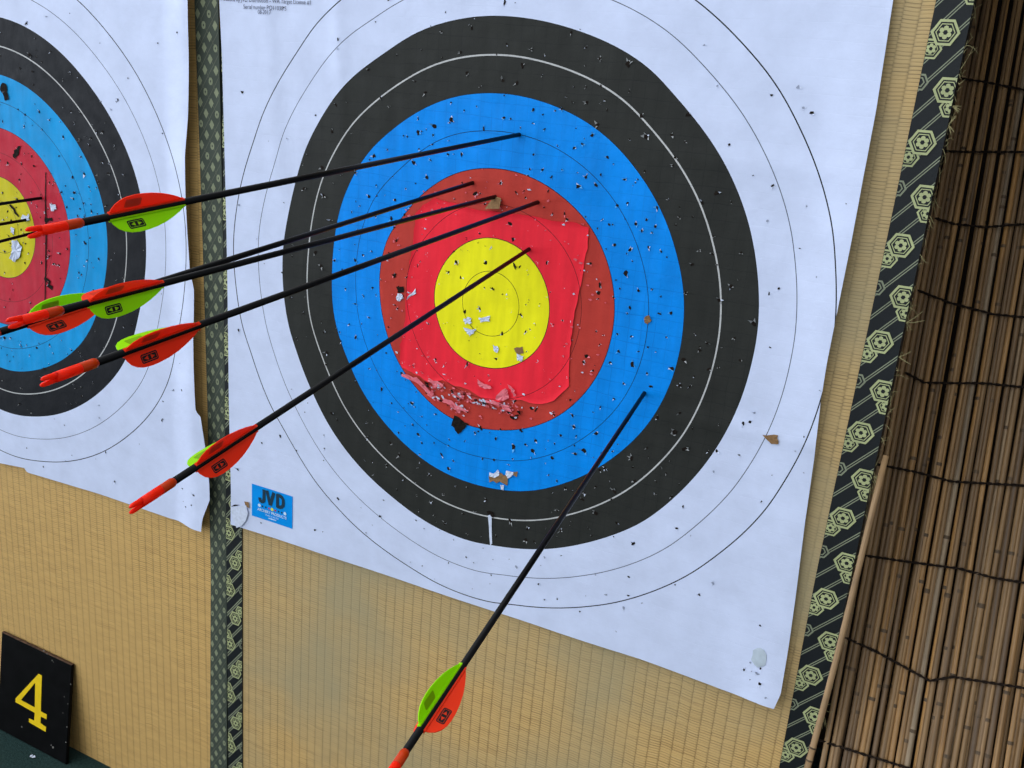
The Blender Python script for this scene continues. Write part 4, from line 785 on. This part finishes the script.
def vane_mesh(orange):
    """One vane along +Z from its rear end at z=0 (front at -0.064), standing up along +X from the shaft."""
    b = MB(); th = .0005
    pts = [Vector((R_SH - .0006, 0, 0))] + [Vector((R_SH + h, 0, -u)) for u, h in VANE] + [Vector((R_SH - .0006, 0, -.061))]
    b.slab([p + Vector((0, -th / 2, 0)) for p in pts], (0, 1, 0), th)
    foot = [Vector((R_SH - .0008, 0, .0)), Vector((R_SH - .0008, 0, -.0655))]
    b.box((R_SH - .0012, -.0011, -.0615), (R_SH + .0007, .0011, .0004))
    me = bpy.data.meshes.new('vane'); me.from_pydata([tuple(v) for v in b.v], [], b.f); me.materials.append(M_VORANGE if orange else M_VYELLOW)
    return me
def mark_mesh(orange):
    """Ink mark on the +Y face (rounded frame, two facing hooks) and its shadow showing on the other face."""
    b = MB(); y = .00034; x0, x1, z0, z1 = R_SH + .0024, R_SH + .0080, -.0105, -.0235
    def rr(x0, x1, z0, z1, r):
        o = []
        for cx, cz, a in ((x1 - r, z0 - r, 0), (x1 - r, z1 + r, 1), (x0 + r, z1 + r, 2), (x0 + r, z0 - r, 3)):
            for k in range(5):
                w = (math.pi / 2) * (k / 4)
                dx, dz = [(math.sin(w), math.cos(w)), (math.cos(w), -math.sin(w)), (-math.sin(w), -math.cos(w)), (-math.cos(w), math.sin(w))][a]
                o.append((cx + r * dx, cz + r * dz))
        return o
    A, B = rr(x0, x1, z0, z1, .0013), rr(x0 + .0008, x1 - .0008, z0 - .0008, z1 + .0008, .0007)
    for i in range(len(A)):
        j = (i + 1) % len(A); b.poly([(A[i][0], y, A[i][1]), (A[j][0], y, A[j][1]), (B[j][0], y, B[j][1]), (B[i][0], y, B[i][1])])
    xm = (x0 + x1) / 2; w = .0012
    C_ = rr(x0 + .0011, x1 - .0011, z0 - .0011, z1 + .0011, .0006); b.poly([(x, y, z) for x, z in C_])
    for s in (1, -1):                                           # two clear arrowheads pointing apart
        zc = (z0 + z1) / 2 + s * .0011
        b.poly([(xm - .0013, y + .00006, zc), (xm + .0013, y + .00006, zc), (xm, y + .00006, zc + s * .0031)], 2)
    g = rr(x0, x1, z0, z1, .0013); b.poly([(x, -y, z) for x, z in g], 1)
    me = bpy.data.meshes.new('printed_mark'); me.from_pydata([tuple(v) for v in b.v], [], b.f)
    me.materials.append(M_INK); me.materials.append(M_GHOSTO if orange else M_GHOSTY); me.materials.append(M_VORANGE if orange else M_VYELLOW); me.polygons.foreach_set('material_index', b.m)
    return me
V_ME = {True: vane_mesh(True), False: vane_mesh(False)}; K_ME = {True: mark_mesh(True), False: mark_mesh(False)}

def nock_mesh():
    """Nock along +Z: z=0 at the sleeve's front lip; body, then two prongs around the string slot."""
    b = MB(); rr_ = .0030
    b.tube([(0, 0, .0110), (0, 0, .0120), (0, 0, .0200), (0, 0, .0275)], [rr_ * .98, rr_, rr_, rr_ * .97], 16)
    for s in (-1, 1):
        path = [(s * .0013, 0, .0270), (s * .0016, 0, .0295), (s * .0019, 0, .0325), (s * .0020, 0, .0350), (s * .0018, 0, .0365)]
        b.tube(path, [.0019, .0016, .0015, .0013, .0007], 10)
    me = bpy.data.meshes.new('nock'); me.from_pydata([tuple(v) for v in b.v], [], b.f); me.materials.append(M_NOCK); me.polygons.foreach_set('use_smooth', [True] * len(b.f))
    b = MB(); b.tube([(0, 0, 0), (0, 0, .0006), (0, 0, .0020), (0, 0, .0112)], [R_SH * 1.02, .0027, .0030, .0030], 16)
    m2 = bpy.data.meshes.new('sleeve'); m2.from_pydata([tuple(v) for v in b.v], [], b.f); m2.materials.append(M_SLEEVE); m2.polygons.foreach_set('use_smooth', [True] * len(b.f))
    return me, m2
NOCK_ME, SLEEVE_ME = nock_mesh()

def arrow(entry, d, s_rear, rolls, label, tail_roll=0.0, depth=0.05, hfun=h_main):
    d = Vector((d[0], -d[2], d[1])).normalized()             # world direction out of the mats
    E = W(entry[0], entry[1], 0)
    camv = Vector(cam.matrix_world.translation) - (E + d * (s_rear - .02))
    v0 = (camv - d * camv.dot(d)).normalized()               # roll reference: the side turned to where the archer stood
    u0 = d.cross(v0)
    if u0.z < 0: u0 = -u0; hand = -1
    else: hand = 1
    e = empty('arrow', E); thing(e, label, 'arrow', 'arrows stuck in the targets')
    m = Matrix((v0, d.cross(v0), d)).transposed()            # local X toward v0, Z along the arrow
    e.rotation_euler = m.to_euler()
    b = MB(); end = s_rear + .020
    b.tube([(0, 0, -depth), (0, 0, -depth + .012), (0, 0, -.012), (0, 0, .1), (0, 0, .3), (0, 0, end)], [.0004, R_SH, R_SH, R_SH, R_SH, R_SH], 16)
    b.build('shaft', M_SHAFT, e, True)
    for ang, orange in rolls:
        w = math.radians(ang) * hand
        v = link(bpy.data.objects.new('vane', V_ME[orange]), e); v.location = (0, 0, s_rear); v.rotation_euler = (0, 0, w)
        v['label'] = 'orange vane' if orange else 'yellow-green vane'
        k = link(bpy.data.objects.new('printed_mark', K_ME[orange]), v)
        if hand < 0: k.scale = (1, -1, 1)
    nk = link(bpy.data.objects.new('nock', NOCK_ME), e); nk.location = (0, 0, s_rear + .0192); nk.rotation_euler = (0, 0, tail_roll)
    nk['label'] = 'bright orange nock'
    sl = link(bpy.data.objects.new('sleeve', SLEEVE_ME), nk); sl['label'] = 'darker see-through orange collar'
    return e
O, Y_ = True, False
RE = [.585, .612, .595, .613, .589, .585]
ROLL = [[(50, O), (-70, Y_), (170, O)], [(52, Y_), (-68, O), (172, O)], [(30, O), (150, O), (-90, Y_)], [(24, O), (144, Y_), (-96, O)], [(27, O), (147, Y_), (-93, O)], [(44, Y_), (164, O), (-76, O)]]
TR = [1.57, 1.57, 1.57, 0.8, 0.8, 1.57]
LAB = ['topmost full black arrow, tip in the blue ring, orange vane above a yellow-green vane',
       'black arrow with tail cut off at the left, yellow-green vane above, partly behind another tail',
       'black arrow entering red beside a brown torn flap, two orange vanes above a yellow-green one',
       'black arrow ending in the upper right red ring, tail over the left target\'s black ring',
       'black arrow stuck at the gold centre\'s upper right edge, nock over the lower left paper',
       'lowest, steepest black arrow, tip in the lower right blue ring, tail over bare straw']
for i in range(6):
    arrow(ARROWS[i][0], ARROWS[i][1], RE[i], ROLL[i], LAB[i], TR[i])
LAB3 = ['upper black arrow shaft in the left target, ending in its red ring', 'middle black arrow shaft in the gold of the left target', 'lowest black arrow shaft in the gold of the left target, ending at an orange nock']
for i in range(3):
    (en, d) = ARROWS[6 + i]
    arrow(en, d, .590, [(30, O), (150, O), (-90, Y_)], LAB3[i], hfun=h_side)

# ------------------------------------------------------------------ number board
e = empty('number_board', W(-.877, -1.0, .028)); thing(e, 'black wooden board with a yellow number 4, leaning on the left mat', 'sign')
zb, zt, Hb = .034, .004, BOARD_H
upv = (W(0, -1 + math.sqrt(Hb ** 2 - (zb - zt) ** 2), zt) - W(0, -1, zb)).normalized(); nrm = Vector((1, 0, 0)).cross(upv).normalized()
if nrm.y > 0: nrm = -nrm
def B(x, t, off=0.0): return Vector((x, -zb, 0)) + upv * t + nrm * off
b = MB(); co = BOARD
bev = .0012; fr = [B(x + (bev if i in (0, 3) else -bev), t + (bev if i < 2 else -bev)) for i, (x, t) in enumerate(co)]
outr = [B(x, t, -bev) for x, t in co]; bk_ = [B(x, t, -.0055) for x, t in co]
b.poly(fr, 0); b.poly(bk_[::-1], 0)
for i in range(4):
    j = (i + 1) % 4
    b.poly([outr[i], outr[j], fr[j], fr[i]], 1 if i == 2 else 0); b.poly([bk_[i], bk_[j], outr[j], outr[i]], 1 if i in (2,) else 0)
for x, t, s in ((-.838, .188, .0022), (-.8345, .1865, .0014), (-.861, .199, .003), (-.852, .196, .002), (-.787, .075, .002), (-.789, .120, .0016), (-.7865, .045, .002), (-.80, .13, .0015), (-.818, .022, .0035), (-.8235, .024, .002), (-.905, .03, .0025), (-.80, .098, .0014), (-.786, .16, .0016)):
    n = 6; b.poly([B(x + s * math.cos(k * 1.047) * rg.uniform(.4, 1.2), t + s * math.sin(k * 1.047) * rg.uniform(.3, .9), .0003) for k in range(n)], 2)
o = b.build('panel', [M_BOARD, M_BOARDEDGE, M_CHIP], e); rebase(o, e)
bm = bmesh.new()
ov = [bm.verts.new(B(x, t, .0006)) for x, t in FOUR]; hv = [bm.verts.new(B(x, t, .0006)) for x, t in FOUR_HOLE]
ed = [bm.edges.new((L[i - 1], L[i])) for L in (ov, hv) for i in range(len(L))]
bmesh.ops.triangle_fill(bm, use_beauty=True, use_dissolve=False, edges=ed)
bmesh.ops.recalc_face_normals(bm, faces=bm.faces)
for f_ in bm.faces:
    if f_.normal.dot(nrm) < 0: f_.normal_flip()
g = bmesh.ops.extrude_face_region(bm, geom=list(bm.faces)); bmesh.ops.translate(bm, verts=[v for v in g['geom'] if isinstance(v, bmesh.types.BMVert)], vec=-nrm * .0005)
me = bpy.data.meshes.new('numeral'); bm.to_mesh(me); bm.free(); me.materials.append(M_YELLOW)
o = link(bpy.data.objects.new('numeral', me), e); o['label'] = 'yellow number 4'; rebase(o, e)

b = MB(); q = [(-.8555, .052), (-.8515, .0555), (-.8495, .053), (-.8455, .0545), (-.8440, .0495), (-.8480, .0475), (-.8500, .0500), (-.8540, .0480)]
b.slab([Vector((x, -z, .0008 + .0012 * (i % 2))) for i, (x, z) in enumerate(q)], (0, 0, 1), .0006)
thing(b.build('paper_scrap', M_TORN), 'tiny white paper scrap on the green carpet below the number board', 'scrap')

# ------------------------------------------------------------------ reed blind
blind = empty('reed_blind', W(.65, -1.0, .25)); thing(blind, 'brown reed blind bound with dark cords, leaning back beside the right mat', 'blind')
KL, ZL = .5, .012
def lean_z(y, z0=ZL, k=KL): return z0 - k * (y + .5)
def reed_mesh(seed):
    r = random.Random(seed); L = 1.90; b = MB(); nodes = sorted(r.uniform(0.05, L - .05) for _ in range(r.randint(6, 9)))
    zs = sorted([L * i / 18 for i in range(19)] + [q + dd for q in nodes for dd in (-.006, -.0018, 0, .0022, .006)])
    ph = r.uniform(0, 6); path = []; rad = []
    for z in zs:
        t = z / L; base = .0041 - .0010 * t
        near = min(abs(z - q) for q in nodes)
        rr = base * (1.16 if near < .0005 else 1.10 if near < .0025 else 1.0)
        if any(0 < z - q < .0065 for q in nodes): rr *= 1.0
        path.append((.0022 * math.sin(2.6 * z + ph) + .0008 * math.sin(9 * z + ph * 2), .0014 * math.sin(3.1 * z + ph * 1.7), z)); rad.append(rr)
    b.tube(path, rad, 10)
    for i, f_ in enumerate(b.f):
        zc = sum(b.v[k].z for k in f_) / len(f_)
        if min(abs(zc - q) for q in nodes) < .0019: b.m[i] = 1
    me = bpy.data.meshes.new('reed'); me.from_pydata([tuple(v) for v in b.v], [], b.f); me.materials.append(M_REED); me.materials.append(M_REEDNODE)
    me.polygons.foreach_set('material_index', b.m); me.polygons.foreach_set('use_smooth', [True] * len(b.f))
    return me
REEDS = [reed_mesh(100 + i) for i in range(9)]
rr_ = random.Random(21)
def put_reed(xb, xt, zo, k=KL, z0=ZL, scale=1.0, zs=1.0):
    """Reed from (xb, floor) to (xt, top) in the leaning plane."""
    y0, y1 = -.995, .70
    a = W(xb, y0, lean_z(y0, z0, k) + zo); c = W(xt, y1, lean_z(y1, z0, k) + zo)
    o = link(bpy.data.objects.new('reed', rr_.choice(REEDS)), blind)
    q = (c - a).to_track_quat('Z', 'Y')
    o.rotation_mode = 'QUATERNION'; o.rotation_quaternion = q @ Quaternion((0, 0, 1), rr_.uniform(0, 6.28))
    o.location = a - Vector(blind.location); o.scale = (scale, scale, zs)
def x_line(x0, y): return x0 - .045 * (y + .45)
put_reed(.4665 - .0185, .4665 + .02, 0, .30, .118, 1.0, .50)
x = .4718; i = 0
while x < .765:
    s = rr_.uniform(.72, 1.0)
    if i in (2, 9): x += .0025
    put_reed(x_line(x, -.995) + rr_.uniform(-.002, .002), x_line(x, .70) + rr_.uniform(-.003, .003), rr_.uniform(-.003, .002), scale=s)
    if x < .70 and rr_.random() < .5: put_reed(x_line(x + .003, -.995) + rr_.uniform(-.003, .003), x_line(x + .003, .70) + rr_.uniform(-.004, .004), -.008, scale=.75)
    x += .0066 * s + rr_.choice((0, 0, 0, .0003, .0007)); i += 1
def cord(pts):
    P = [(p[0], p[1]) for p in pts]; slope = -.05
    P = P + [(P[-1][0] + .08 * k, P[-1][1] + .004 * math.sin(k * 2.1 + P[0][1] * 30)) for k in range(1, 6) if P[-1][0] + .08 * k < .76]
    b = MB(); n = int((P[-1][0] - P[0][0]) / .0018); path0, path1 = [], []
    for q in range(n + 1):
        X = P[0][0] + (P[-1][0] - P[0][0]) * q / n; Y = lerp_table(P, X); ph = q * .0018 / .0080 * math.pi
        z = lean_z(Y) + .0068
        path0.append(W(X, Y + .0009 * math.sin(ph) , z + .0009 * math.cos(ph))); path1.append(W(X, Y - .0009 * math.sin(ph), z - .0009 * math.cos(ph)))
    b.tube(path0, .0009, 5); b.tube(path1, .0009, 5)
    o = b.build('cord', M_CORD, blind); rebase(o, blind)
for s in STRINGS: cord(s)
